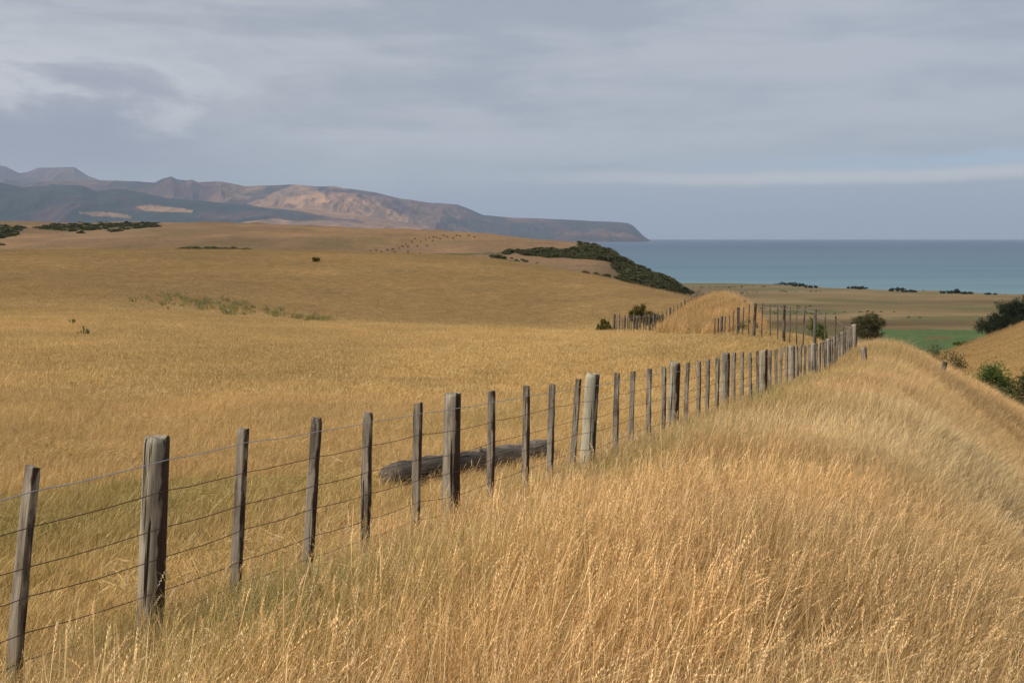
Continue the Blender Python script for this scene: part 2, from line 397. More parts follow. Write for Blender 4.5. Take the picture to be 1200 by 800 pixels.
ys = np.concatenate([[-3000., -1000., 0.], np.exp(np.linspace(math.log(400), math.log(60000), 60))])
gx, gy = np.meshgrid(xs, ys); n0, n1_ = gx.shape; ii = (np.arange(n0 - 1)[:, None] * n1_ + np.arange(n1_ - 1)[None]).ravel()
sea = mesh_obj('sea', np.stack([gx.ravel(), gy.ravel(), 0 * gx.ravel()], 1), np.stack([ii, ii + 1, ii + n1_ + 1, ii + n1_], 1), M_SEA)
tag(sea, kind='structure')

# ------------------------------------------------------------------ mountains across the bay
def crest(u, pts):
    return np.interp(u, [p[0] for p in pts], [p[1] for p in pts])
C_BACK = [(-300,205),(-80,198),(0,194),(12,196),(28,204),(36,203),(50,198),(70,197),(92,197),(108,207),(122,212),(150,215),(200,222),(300,262),(420,300),(1300,300)]
C_MAIN = [(-300,240),(-60,226),(0,221),(60,213),(120,212),(160,213),(185,215),(195,210),(204,207.5),(212,211),(222,212),(228,211),(236,214),(250,213.5),(262,213),(290,219),(318,218),(340,217),(356,217),(372,219),(392,218),(405,221),(440,226),(470,233),(500,238),(536,240),(545,243),(566,252),(600,255),(640,256.5),(690,259),(716,260),(735,261.5),(742,265),(749,272),(754,277),(758,279.4),(765,284),(900,300),(1300,300)]
C_FRONT = [(-300,232),(-40,228),(0,212+0),(10,216),(30,220),(60,218),(80,217),(100,218),(118,225),(140,222),(170,226),(200,233),(240,236),(280,240),(310,242),(340,244),(380,247),(420,252),(450,256),(490,264),(520,272),(560,282),(1300,290)]
def ell(u, v, D): return -(v - 279.2) / F * D
C_FRONT[2] = (0, 213)
u_m = np.linspace(-420, 800, 1400); D_m = np.exp(np.linspace(math.log(11000), math.log(31000), 400))
ug, dg = np.meshgrid(u_m, D_m); xg = (ug - 600) / F * dg
def ridge_layer(D0, wf, wb, crestv):
    h = np.clip(ell(ug, crest(ug, crestv), D0) + EYE, -60, None)
    t = np.where(dg < D0, (D0 - dg) / wf, (dg - D0) / wb)
    return h, np.clip(t, 0, 1)
def profile(t, front): return (1 - t) ** 1.15 if front else (1 - t ** 1.5)
rn = ridged(xg / 2000 + 5, dg / 4200, 5, 77, .48); rn2 = ridged(xg / 800 + 1, dg / 1500, 5, 78, .55); rn3 = fbm(xg / 260, dg / 500, 4, 79)
H = np.full(ug.shape, -30.0)
for D0, wf, wb, cr, amp in ((26500, 6500, 4000, C_BACK, 520), (20000, 5200, 3000, C_MAIN, 420), (15500, 3600, 2200, C_FRONT, 230)):
    h, t = ridge_layer(D0, wf, wb, cr)
    body = (h + 40) * np.where(dg < D0, (1 - t) ** 1.1, 1 - t ** 1.4) - 40
    gul = 4 * t * (1 - t) * (dg < D0)
    body = body + gul * amp * (h / 900).clip(0, 1) ** .8 * ((rn - .62) * 1.7 + (rn2 - .62) * .6) + np.clip(t * 8, 0, 1) * (dg < D0) * (rn3 - .5) * 50 * (h / 600).clip(0, 1)
    body = body + (h / 700).clip(0, 1) * 22 * (rn2 - .62) * (t < .12)
    H = np.maximum(H, np.where(t < 1, body, -40))
coastal = sstep(520, 400, ug) * sstep(16000, 13000, dg) * 45     # low terraces at the foot
H = np.maximum(H, coastal - 12 + 30 * (rn3 - .5) * (coastal > 5))
V_ = np.stack([xg.ravel(), dg.ravel(), H.ravel()], 1)
nr, nc = ug.shape; ii = (np.arange(nr - 1)[:, None] * nc + np.arange(nc - 1)[None]).ravel()
mts = None
m = MT('mountain_land'); ca = m.attr('land').outputs['Color']; p = m.pos()
nn = m.noise(p, .0022, 8, .6); c = m.mix(1., ca, m.mix(m.ramp(nn, .35, .65), (.72, .74, .76), (1.22, 1.18, 1.12)), 'MULTIPLY')
m.bsdf(c, .95, .05, m.bump(m.noise(p, .004, 8, .65), .8, 60.)); M_MT = m.m
mts = mesh_obj('mountains', V_, np.stack([ii, ii + 1, ii + nc + 1, ii + nc], 1), M_MT, smooth=True); tag(mts, kind='structure')
fu, fd = ug.ravel(), dg.ravel(); fv = 279.2 - F * (H.ravel() - EYE) / fd
x_, = (xg.ravel(),)
TAN = np.array([.34, .190, .088]); BR = np.array([.085, .050, .042]); BUSH = np.array([.022, .034, .026])
k1 = fbm(x_ / 1100 + 3, fd / 1700, 5, 91); k2 = fbm(x_ / 420, fd / 800, 4, 92)
mixb = sstep(.46, .54, k1 + .35 * (k2 - .5))
k3 = fbm(x_ / 160, fd / 300, 4, 97); cm = BR[None] * (.55 + .6 * k2[:, None] + .4 * k3[:, None]); cm = cm * (1 - mixb[:, None]) + (BR * .8 + TAN * .2)[None] * mixb[:, None]
tl = (sstep(.50, .58, k1 + .25 * (rn.ravel() - .6)) * sstep(200, 330, fu) * sstep(520, 420, fu) * sstep(12500, 14500, fd) * .55)[:, None]; cm = cm * (1 - tl) + TAN[None] * tl
# bush on the front ridge and in the gullies
fr = sstep(17600, 15800, fd) * sstep(430, 300, fu) ; gul = sstep(.60, .50, rn.ravel()) * sstep(24000, 21000, fd)
bushm = np.clip(fr * sstep(.40, .58, .55 * k1 + .45 * k2 + .08) + .85 * gul * sstep(.40, .5, k2 + .08), 0, 1)
cm = cm * (1 - bushm[:, None]) + BUSH[None] * bushm[:, None]
def patch(P, jit=6, soft=1.0):
    jj = jit * (fbm(x_ / 500, fd / 700, 4, 95) - .5)
    return in_poly(fu + jj * 2.5, fv + jj * .7, P)
for P in ([(282,262),(300,259),(330,257),(350,260),(380,258),(400,261),(430,260),(470,262),(500,264),(505,269),(430,271),(300,271),(282,266)],
          [(162,243),(180,241),(232,247),(228,250),(200,249),(170,247)], [(90,248),(120,249),(152,252),(156,256),(110,253)],
          [(292,240),(312,230),(340,219),(356,217),(376,221),(384,234),(400,247),(440,256),(400,256),(360,249),(320,245)],
          [(392,250),(398,236),(412,230),(434,234),(452,244),(476,253),(505,262),(450,263),(420,259)]):
    k = patch(P); kk = (.85 * k * (.35 + .65 * sstep(.36, .50, .3 * k2 + .2 * k3 + .5 * (rn.ravel() - .12))))[:, None]; cm = cm * (1 - kk) + TAN[None] * (.8 + .5 * k2[:, None]) * kk  # bare tan slopes, with sunlight through cloud gaps painted into the colour
color_attr(mts, 'land', np.clip(cm, .01, .8))

# ------------------------------------------------------------------ haze
bmh = bmesh.new(); bmesh.ops.create_cube(bmh, size=1.0); meh = bpy.data.meshes.new('haze'); bmh.to_mesh(meh); bmh.free()
hz = bpy.data.objects.new('haze', meh); COL.objects.link(hz); tag(hz, kind='stuff')
zt = 1850.; zb = -56.; hz.location = (0, 30000, (zt + zb) / 2); hz.scale = (122000, 68000, zt - zb)
hm = bpy.data.materials.new('haze_air'); hm.use_nodes = True; t_ = hm.node_tree; t_.nodes.clear()
ho = t_.nodes.new('ShaderNodeOutputMaterial'); pv = t_.nodes.new('ShaderNodeVolumePrincipled')
pv.inputs['Color'].default_value = (.62, .76, 1.0, 1); pv.inputs['Density'].default_value = 2.9e-5; pv.inputs['Anisotropy'].default_value = .0
t_.links.new(pv.outputs[0], ho.inputs['Volume']); meh.materials.append(hm)

# ------------------------------------------------------------------ grass: source tufts and point clouds
m = MT('dry_grass'); tint = m.attr('tint', 'INSTANCER').outputs['Color']; bl = m.attr('blade').outputs['Fac']; hh = m.attr('hgt').outputs['Fac']
hd = m.attr('head').outputs['Fac']
c = m.mix(1., tint, m.mix(bl, (.48, .42, .34), (1.55, 1.58, 1.75)), 'MULTIPLY')
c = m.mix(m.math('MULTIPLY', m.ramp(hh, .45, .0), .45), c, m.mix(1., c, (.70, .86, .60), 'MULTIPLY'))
c = m.mix(m.math('MULTIPLY', hd, .6), c, m.mix(1., c, (1.25, 1.22, 1.30), 'MULTIPLY'))
c = m.mix(m.math('MULTIPLY', m.ramp(bl, .10, .0), .8), c, (.16, .19, .045))
d1 = m.n('ShaderNodeBsdfDiffuse'); m.put(d1.inputs[0], c); t1 = m.n('ShaderNodeBsdfTranslucent'); m.put(t1.inputs[0], c)
g_ = m.n('ShaderNodeBsdfGlossy'); g_.inputs['Roughness'].default_value = .45; g_.inputs[0].default_value = (.9, .85, .7, 1)
mx = m.n('ShaderNodeMixShader'); mx.inputs[0].default_value = .30; m.t.links.new(d1.outputs[0], mx.inputs[1]); m.t.links.new(t1.outputs[0], mx.inputs[2])
mx2 = m.n('ShaderNodeMixShader'); mx2.inputs[0].default_value = .04; m.t.links.new(mx.outputs[0], mx2.inputs[1]); m.t.links.new(g_.outputs[0], mx2.inputs[2])
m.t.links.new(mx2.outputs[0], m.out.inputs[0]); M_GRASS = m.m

def tuft(name, nb, rad, hmin, hmax, w, lean=.25, droop=.5, heads=.3, segs=4, seed=0, headsz=1.0, bias=(.10, 0)):
    r = random.Random(seed); V = []; Q = []; B = []; Hh = []; Hd = []
    def ribbon(pts, ws, b, hd, side):
        k0 = len(V)
        for i, (pt, wd) in enumerate(zip(pts, ws)):
            V.append(pt - side * wd * .5); V.append(pt + side * wd * .5)
            for _ in (0, 1): B.append(b); Hh.append(i / (len(pts) - 1) if not hd else 1.); Hd.append(hd)
        for i in range(len(pts) - 1): Q.append((k0 + 2*i, k0 + 2*i + 1, k0 + 2*i + 3, k0 + 2*i + 2))
    for _ in range(nb):
        a = r.uniform(0, 6.283); rr = rad * math.sqrt(r.random()); base = Vector((math.cos(a) * rr, math.sin(a) * rr, -.03))
        h = r.uniform(hmin, hmax); b = r.random(); la = r.uniform(0, 6.283); lm = abs(r.gauss(0, lean))
        dirx = Vector((math.cos(la) * lm + bias[0], math.sin(la) * lm + bias[1], 0)); dr = droop * r.random() ** 2
        yaw = r.uniform(0, 3.1416); side = Vector((math.cos(yaw), math.sin(yaw), 0))
        stem = r.random() < heads
        pts = []; n = segs + (1 if stem else 0)
        for i in range(n + 1):
            t = i / n; off = dirx * (t * .6 + t * t * .6) * h; z = h * t * (1 - .35 * dr * t * t - .2 * lm * t)
            off += dirx.normalized() * dr * h * .45 * t ** 3 if dirx.length > 1e-4 else Vector()
            pts.append(base + off + Vector((0, 0, z)))
        if stem: ws = [w * .65] * (n + 1)
        else: ws = [w * (1.25 - .1 * i) * (1 - (i / n) ** 2.2 * .92) for i in range(n + 1)]
        ribbon(pts, ws, b, 0., side)
        if stem:      # seed head: a drooping spindle of small spikelets
            tip = pts[-1]; dv = (pts[-1] - pts[-2]).normalized(); L = r.uniform(.07, .14) * headsz; bb = .25 + .6 * r.random()
            nk = 16; dro = r.uniform(.1, .9)
            for k in range(nk):
                t = k / (nk - 1); cpos = tip + dv * L * (t * .9 - .25) + Vector((dirx.x * 1.2, dirx.y * 1.2, -.35)) * L * t * t * dro
                wd = (.0021 * math.sin(math.pi * (.12 + .80 * t)) + .0006) * headsz; ln = .012 * headsz
                s2 = Vector((math.cos(yaw + k * 2.2), math.sin(yaw + k * 2.2), .1)).normalized(); d2 = (dv + s2 * .25 + Vector((0, 0, -.5 * dro * t))).normalized(); cpos = cpos + s2 * wd
                k0 = len(V)
                V.extend([cpos - d2 * ln * .5, cpos + s2 * wd, cpos + d2 * ln * .7, cpos - s2 * wd])
                for _ in range(4): B.append(bb); Hh.append(1.); Hd.append(1.)
                Q.append((k0, k0 + 1, k0 + 2, k0 + 3))
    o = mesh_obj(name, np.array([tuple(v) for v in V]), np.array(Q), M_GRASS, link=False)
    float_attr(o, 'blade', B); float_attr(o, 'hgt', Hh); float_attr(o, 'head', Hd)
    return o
def src_collection(name, objs):
    c = bpy.data.collections.new(name)
    for o in objs: c.objects.link(o)
    return c
def scatter(name, P, rot, scl, idx, tint, coll, mat=None):
    o = mesh_obj(name, P, [], mat)
    n = len(P)
    a = o.data.attributes.new('rot', 'FLOAT_VECTOR', 'POINT'); a.data.foreach_set('vector', np.asarray(rot, np.float32).ravel())
    a = o.data.attributes.new('scl', 'FLOAT_VECTOR', 'POINT'); a.data.foreach_set('vector', np.asarray(scl, np.float32).ravel())
    a = o.data.attributes.new('idx', 'INT', 'POINT'); a.data.foreach_set('value', np.asarray(idx, np.int32))
    color_attr(o, 'tint', tint)
    ng = bpy.data.node_groups.new(name + '_nodes', 'GeometryNodeTree')
    ng.interface.new_socket('Geometry', in_out='INPUT', socket_type='NodeSocketGeometry')
    ng.interface.new_socket('Geometry', in_out='OUTPUT', socket_type='NodeSocketGeometry')
    N = ng.nodes; gi = N.new('NodeGroupInput'); go = N.new('NodeGroupOutput')
    ci = N.new('GeometryNodeCollectionInfo'); ci.inputs['Collection'].default_value = coll
    ci.inputs['Separate Children'].default_value = True; ci.inputs['Reset Children'].default_value = True
    ip = N.new('GeometryNodeInstanceOnPoints'); ip.inputs['Pick Instance'].default_value = True
    def na(nm, ty):
        x = N.new('GeometryNodeInputNamedAttribute'); x.data_type = ty; x.inputs['Name'].default_value = nm
        return [s for s in x.outputs if s.enabled and s.name == 'Attribute'][0]
    L = ng.links
    L.new(gi.outputs[0], ip.inputs['Points']); L.new(ci.outputs[0], ip.inputs['Instance']); L.new(na('idx', 'INT'), ip.inputs['Instance Index'])
    L.new(na('rot', 'FLOAT_VECTOR'), ip.inputs['Rotation']); L.new(na('scl', 'FLOAT_VECTOR'), ip.inputs['Scale'])
    L.new(ip.outputs[0], go.inputs[0])
    md = o.modifiers.new('scatter', 'NODES'); md.node_group = ng
    return tag(o, kind='stuff')

def rand_field(n, y0, y1, s0, s1):                     # uniform in area over a wedge x = s*(y+14)
    a, b = y0 + 14, y1 + 14; yy = np.sqrt(rng.uniform(a * a, b * b, n)) - 14; ss = rng.uniform(s0, s1, n)
    return ss * (yy + 14), yy
def grass_points(X, Y): return np.stack([X, Y, gz(X, Y)], 1)
def view_keep(X, Y, mar=60):
    u, v = project(X, Y, gz(X, Y)); d = Y * CP
    return (u > -mar * 2) & (u < 1200 + mar * 2) & (Y > .5) & (v < 1150)
TALL = [tuft(f'tall_grass_tuft', 60, .16, .34, .84, .0040, .15, .7, .13, 5, 100 + i) for i in range(8)]
TALLF = [tuft(f'far_tall_grass_tuft', 48, .26, .32, .84, .0068, .15, .7, .16, 3, 200 + i, 1.2) for i in range(5)]
SHORT = [tuft(f'short_grass_tuft', 46, .20, .05, .22, .0032, .38, .8, .10, 3, 300 + i, .6) for i in range(6)]
SHORTF = [tuft(f'far_short_grass_tuft', 40, .38, .05, .17, .007, .35, .5, .0, 2, 400 + i, 1.2) for i in range(5)]
C_TALL = src_collection('tall_sources', TALL); C_TALLF = src_collection('tall_far_sources', TALLF)
C_SHORT = src_collection('short_sources', SHORT); C_SHORTF = src_collection('short_far_sources', SHORTF)

def bank_height(X, Y):      # how tall the uncut grass on the bank stands (0 in the grazed field)
    q = bank_q(X, Y)
    edge = sstep(-.70, .25, q + .7 * (fbm(X * .8, Y * .8, 3, 71) - .5))
    return edge
def mk(name, X, Y, hs, tint, coll, n_src, wob=.10, wide=1.0):
    n = len(X); P = grass_points(X, Y)
    lodge = 1 + 2.6 * sstep(.56, .70, fbm(X * .6 + 20, Y * .6, 4, 88)); la = 6.3 * fbm(X * .25, Y * .25, 2, 89)
    wx = rng.normal(0, wob, n) * lodge + (lodge - 1) * .09 * np.cos(la); wy = rng.normal(0, wob, n) * lodge + (lodge - 1) * .09 * np.sin(la)
    rot = np.stack([wx, wy, rng.uniform(-.9, .9, n) + (rng.random(n) < .5) * 3.14159 * 0], 1)
    scl = np.stack([wide * hs ** .4 * np.ones(n), wide * hs ** .4 * np.ones(n), hs], 1)
    return scatter(name, P, rot, scl, rng.integers(0, n_src, n), tint, coll)
def tall_tint(X, Y):
    n = len(X); b = fbm(X * .55, Y * .55, 4, 81); b2 = fbm(X * .12, Y * .12, 3, 82); r = rng.random(n)
    c = np.array([.72, .525, .250])[None] * (.66 + .68 * b[:, None]) * (.80 + .42 * r[:, None] ** 1.3)
    rd = sstep(.48, .60, b2)[:, None] * .6; c = c * (1 - rd) + c * np.array([.98, .84, .68])[None] * rd
    q = bank_q(X, Y)
    gr = (np.exp(-((q - .5) / 1.1) ** 2) * sstep(.44, .60, fbm(X * .9, Y * .9, 3, 84)) * (rng.random(n) < .75) * .75)[:, None]
    c = c * (1 - gr) + np.array([.30, .29, .075])[None] * gr
    return c
# bank, near
X, Y = rand_field(26000, .6, 13, -.42, .62); k = (rng.random(len(X)) < bank_height(X, Y) + .0) & view_keep(X, Y); X, Y = X[k], Y[k]
def patchy(X, Y): return .72 + .55 * fbm(X * .7 + 3, Y * .7, 4, 85)
hs = .92 * patchy(X, Y) * (.50 + .50 * sstep(-.2, 1.5, bank_q(X, Y))) * rng.uniform(.8, 1.15, len(X))
dcam = np.sqrt(X**2 + Y**2); hs = hs * (.55 + .45 * sstep(1.2, 3.2, dcam)); k = dcam > 1.1
mk('tall_grass', X[k], Y[k], hs[k], tall_tint(X[k], Y[k]), C_TALL, 8)
print('tall near', k.sum())
# bank, middle distance
X, Y = rand_field(70000, 13, 48, -.1, .5); q = bank_q(X, Y); k = (rng.random(len(X)) < bank_height(X, Y)) & (q < 7) & view_keep(X, Y)
# beyond the corner post the strip stops at the turned fence
k &= ~((Y > 38) & (project(X, Y, gz(X, Y))[0] < 1000))
X, Y = X[k], Y[k]
hs = .92 * patchy(X, Y) * (.62 + .38 * sstep(-.2, 1.5, bank_q(X, Y))) * rng.uniform(.85, 1.15, len(X))
mk('tall_grass', X, Y, hs, tall_tint(X, Y), C_TALLF, 5); print('tall mid', len(X))
# the grassy mound beyond the second fence
n = 16000; Y = rng.uniform(60, 165, n); uu = rng.uniform(770, 905, n); X = ux(uu, Y); Z = gz(X, Y); u, v = project(X, Y, Z)
k = in_poly(u, v, [(772, 392), (795, 374), (815, 360), (832, 349), (850, 345), (868, 350), (880, 362), (890, 380), (900, 394)]) & (Y < 118)
X, Y = X[k], Y[k]; mk('tall_grass', X, Y, rng.uniform(.7, 1.3, len(X)), tall_tint(X, Y) * np.array([.80, .70, .58])[None], C_TALLF, 5, wide=1.5); print('mound', len(X))
# tall pale seed stalks standing above the rest, mostly beside the fence
OAT = [tuft('seed_stalk_tuft', 5, .12, .62, .95, .0036, .16, 1.6, .85, 7, 500 + i, 1.35, (.12, 0)) for i in range(6)]
C_OAT = src_collection('oat_sources', OAT)
X, Y = rand_field(6500, 1.5, 24, -.35, .5); q = bank_q(X, Y); pr = np.exp(-((q - .5) / .8) ** 2) * .9 + .05 * (q > 0)
k = (rng.random(len(X)) < pr) & view_keep(X, Y) & (np.sqrt(X**2 + Y**2) > 2.6); X, Y = X[k], Y[k]
mk('seed_stalks', X, Y, rng.uniform(.55, .95, len(X)) * (.65 + .3 * sstep(0, 1.5, bank_q(X, Y))), np.array([.56, .43, .25])[None] * rng.uniform(.8, 1.1, (len(X), 1)), C_OAT, 6); print('stalks', len(X))
# field grass
def field_tint(X, Y):
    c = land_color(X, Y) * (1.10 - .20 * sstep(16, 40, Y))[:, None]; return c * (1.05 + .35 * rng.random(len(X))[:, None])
X, Y = rand_field(90000, 2, 26, -.75, .25); k = (bank_q(X, Y) < .4) & view_keep(X, Y); X, Y = X[k], Y[k]
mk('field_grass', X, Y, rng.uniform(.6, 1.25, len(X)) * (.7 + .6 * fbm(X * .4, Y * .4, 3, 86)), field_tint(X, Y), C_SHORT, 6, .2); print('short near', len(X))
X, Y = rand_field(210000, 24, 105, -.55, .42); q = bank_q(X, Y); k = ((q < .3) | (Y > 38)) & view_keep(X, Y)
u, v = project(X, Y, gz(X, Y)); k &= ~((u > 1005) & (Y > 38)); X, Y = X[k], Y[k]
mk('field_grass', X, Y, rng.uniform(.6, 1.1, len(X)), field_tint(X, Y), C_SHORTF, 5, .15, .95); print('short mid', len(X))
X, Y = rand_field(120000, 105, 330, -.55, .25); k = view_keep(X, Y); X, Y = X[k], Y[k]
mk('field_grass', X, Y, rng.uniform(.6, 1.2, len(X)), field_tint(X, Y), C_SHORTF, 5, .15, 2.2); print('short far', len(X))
# grass on the right-hand spur
X, Y = rand_field(16000, 90, 200, .25, .55); k = view_keep(X, Y) & (project(X, Y, gz(X, Y))[0] > 1070); X, Y = X[k], Y[k]
mk('field_grass', X, Y, rng.uniform(.8, 1.5, len(X)), field_tint(X, Y), C_SHORTF, 5, .2, 2.0)

# ------------------------------------------------------------------ foliage builders
def leaf_mat(name, ca, cb, rough=.7, tr=.25):
    m = MT(name); r = m.attr('leaf').outputs['Fac']; p = m.obj()
    c = m.mix(r, ca, cb); c = m.mix(1., c, m.mix(m.ramp(m.noise(p, 1.2, 3), .35, .65), (.75, .78, .75), (1.2, 1.15, 1.1)), 'MULTIPLY')
    b = m.bsdf(c, rough, .25, link=False); t = m.n('ShaderNodeBsdfTranslucent'); m.put(t.inputs[0], c)
    x = m.n('ShaderNodeMixShader'); x.inputs[0].default_value = tr; m.t.links.new(b.outputs[0], x.inputs[1]); m.t.links.new(t.outputs[0], x.inputs[2])
    m.t.links.new(x.outputs[0], m.out.inputs[0]); return m.m
M_CYPRESS = leaf_mat('cypress_foliage', (.014, .024, .010), (.036, .050, .018), .8, .1)
M_SCRUB = leaf_mat('scrub_foliage', (.036, .042, .016), (.145, .135, .050), .8, .15)
M_OLIVE = leaf_mat('olive_rush_foliage', (.075, .070, .012), (.190, .150, .030), .8, .2)
M_GREEN = leaf_mat('green_shrub_foliage', (.050, .080, .018), (.150, .190, .045), .6, .25)
M_COAST = leaf_mat('coast_tree_foliage', (.020, .030, .018), (.045, .055, .030), .8, .1)
m = MT('grey_bark'); p = m.obj(); m.bsdf(m.mix(m.noise(m.map(p, (6, 6, 1)), 3., 5), (.07, .05, .035), (.20, .16, .12)), .9, .1); M_BARK = m.m

def leaves(name, centers, dirs, per, spread, lsize, mat, parent=None, seed=0, elong=2.0, along=0.0):
    """clumps of small leaf faces: per leaves about each center, stretched along its dir"""
    r = np.random.default_rng(seed); C = np.repeat(np.asarray(centers, float), per, 0); D = np.repeat(np.asarray(dirs, float), per, 0)
    n = len(C); off = r.normal(0, 1, (n, 3)) * spread + D * (r.uniform(-1, 1, (n, 1)) * along)
    P = C + off; d = D + r.normal(0, .55, (n, 3)); d /= np.linalg.norm(d, axis=1)[:, None] + 1e-9
    s = np.cross(d, r.normal(0, 1, (n, 3))); s /= np.linalg.norm(s, axis=1)[:, None] + 1e-9
    L = (lsize * r.uniform(.6, 1.4, n))[:, None]; W = L / elong
    V = np.stack([P - d * L * .5, P + s * W * .5, P + d * L * .5, P - s * W * .5], 1).reshape(-1, 3)
    Fq = np.arange(n * 4).reshape(n, 4); o = mesh_obj(name, V, Fq, mat, parent)
    cl = np.repeat(r.random(len(centers)), per) * .55 + r.random(n) * .45
    float_attr(o, 'leaf', np.repeat(cl, 4)); return o
def tube(pts, rads, sides=8, cap=True):
    V = []; Fc = []
    up = Vector((0, 0, 1)); n = len(pts)
    for i, p in enumerate(pts):
        p = Vector(p); a = Vector(pts[max(i - 1, 0)]); b = Vector(pts[min(i + 1, n - 1)]); d = (b - a).normalized()
        ref = Vector((1, 0, 0)) if abs(d.z) > .8 else up; x = d.cross(ref).normalized(); y = d.cross(x)
        for k in range(sides):
            an = 2 * math.pi * k / sides; V.append(p + (x * math.cos(an) + y * math.sin(an)) * rads[i])
    for i in range(n - 1):
        for k in range(sides):
            k2 = (k + 1) % sides; Fc.append((i * sides + k, i * sides + k2, (i + 1) * sides + k2, (i + 1) * sides + k))
    if cap: Fc.append(tuple(range(sides))[::-1]); Fc.append(tuple((n - 1) * sides + k for k in range(sides)))
    return V, Fc
def join(parts):
    V = []; Fc = []
    for v, f in parts:
        k = len(V); V += list(v); Fc += [tuple(i + k for i in g) for g in f]
    return V, Fc

def cypress(loc, h, w, seed, label, cat='tree', name='cypress_tree', mat=None, flat=False, group=None, per=26):
    r = random.Random(seed); root = empty(name, loc, label=label, cat=cat, group=group)
    parts = [tube([(0, 0, -.5), (w*.01, 0, h*.25), (-w*.02, 0, h*.55), (0, 0, h*.85)], [h*.045, h*.036, h*.024, h*.008], 9)]
    cen, dr = [], []
    nb = 34
    for i in range(nb):
        t = (i + .5) / nb; z0 = h * ((.62 if flat else .12) + (.22 if flat else .62) * t); a = i * 2.4 + r.uniform(-.3, .3)
        if flat: ln = w * .5 * r.uniform(.6, .95); rise = h * (.88 + .04 * r.random()) - z0 if t > .5 else h * .16 * r.random()
        else: ln = w * .5 * r.uniform(.65, 1.1) * (1 - .62 * t ** 1.6); rise = ln * r.uniform(.30, .75)
        e = Vector((math.cos(a) * ln, math.sin(a) * ln, z0 + rise)); b0 = Vector((0, 0, z0)); mid = (b0 + e) / 2 + Vector((0, 0, -.06 * ln))
        parts.append(tube([b0, mid, e], [h*.012*(1.2-t), h*.007, h*.003], 5, False))
        for k in range(9):
            s = .35 + .65 * k / 8; p = b0.lerp(e, s) + Vector((r.gauss(0, .05*w), r.gauss(0, .05*w), r.gauss(0, (.012 if flat else .03)*h)))
            cen.append(p); d = (e - b0).normalized() + Vector((0, 0, .25 if not flat else .05)); dr.append(d)
    if flat:
        for k in range(120):
            a = r.uniform(0, 6.28); rr = w*.5*math.sqrt(r.random()); cen.append(Vector((math.cos(a)*rr, math.sin(a)*rr, h*(.965 - .13*(rr/(w*.5))**2) + r.gauss(0, .018*h)))); dr.append(Vector((math.cos(a), math.sin(a), .1)))
    V, Fc = join(parts); mesh_obj('trunk', V, Fc, M_BARK, root)
    leaves('crown', cen, dr, per, (.020 if per > 100 else .03) * w, (.022 if per > 100 else .045) * w, mat or M_CYPRESS, root, seed, 3.0, .05 * w)
    return root
def shrub(loc, w, d, h, seed, label, mat, name='shrub', cat='shrub', group=None, n=60, per=30, lsz=.09, spiky=False):
    r = random.Random(seed); root = empty(name, loc, label=label, cat=cat, group=group); cen, dr, st = [], [], []
    lob = [(r.uniform(-.5, .5) * w, r.uniform(-.5, .5) * d, r.uniform(.45, 1.) * h) for _ in range(max(4, int(w / h * 3)))]
    for i in range(n):
        lx, ly, lh = r.choice(lob); a = r.uniform(0, 6.28); el = r.uniform(-.1, 1.4); R0 = .22 * min(w, 2.2 * h) * (r.random() ** .4)
        zz = lh * .55 + math.sin(el) * lh * .45 * r.uniform(.6, 1.0); p = Vector((lx * .8 + math.cos(a) * math.cos(el) * R0, ly * .8 + math.sin(a) * math.cos(el) * R0, zz * (1 - .3 * (abs(lx) / w))))
        if i % 3 == 0: p.z *= .5
        cen.append(p); dr.append(Vector((math.cos(a) * (.2 if spiky else .5), math.sin(a) * (.2 if spiky else .5), 1.2 if spiky else .6)))
        if i % 6 == 0: st.append(tube([(0, 0, -.2), tuple((Vector((lx * .6, ly * .6, 0)) + p) / 2), tuple(p)], [.03 * h, .02 * h, .008 * h], 5, False))
    V, Fc = join(st); mesh_obj('stem', V, Fc, M_BARK, root)
    leaves('foliage', cen, dr, per, .07 * h if not spiky else .05 * h, lsz, mat, root, seed, 4.5 if spiky else 2.0, .10 * h)
    return root

# ------------------------------------------------------------------ scattered dark scrub on the far slopes (a mass)
def scrub_src(seed):
    r = np.random.default_rng(seed); C = []
    for i in range(26):
        a = r.uniform(0, 6.28); e = r.uniform(.0, 1.5); C.append((math.cos(a) * math.cos(e) * r.uniform(.5, 1), math.sin(a) * math.cos(e) * r.uniform(.5, 1), math.sin(e) * .8 + .1))
    D = np.array(C); o = leaves('scrub_bush', C, D, 14, .18, .42, M_SCRUB, None, seed, 1.7); COL.objects.unlink(o); return o
C_SCRUB = src_collection('scrub_sources', [scrub_src(i) for i in range(4)])
pts = []
for y0, y1, n, u0, u1 in ((380, 700, 60000, 590, 860), (400, 1100, 60000, -40, 300)):
    Y = rng.uniform(y0, y1, n); X = ux(rng.uniform(u0, u1, n), Y); Z = gz(X, Y); u, v = project(X, Y, Z)
    k = np.zeros(n, bool); jj = 16 * (fbm(X * .04, Y * .03, 4, 51) - .5)
    for P in SCRUB: k |= in_poly(u + jj, v + jj * .4, P)
    k &= (rng.random(n) < np.where(Y > 700, .35, .60) * (.25 + .75 * sstep(.60, .42, fbm(X * .09, Y * .05, 4, 52)))); pts.append(np.stack([X[k], Y[k], Z[k]], 1))
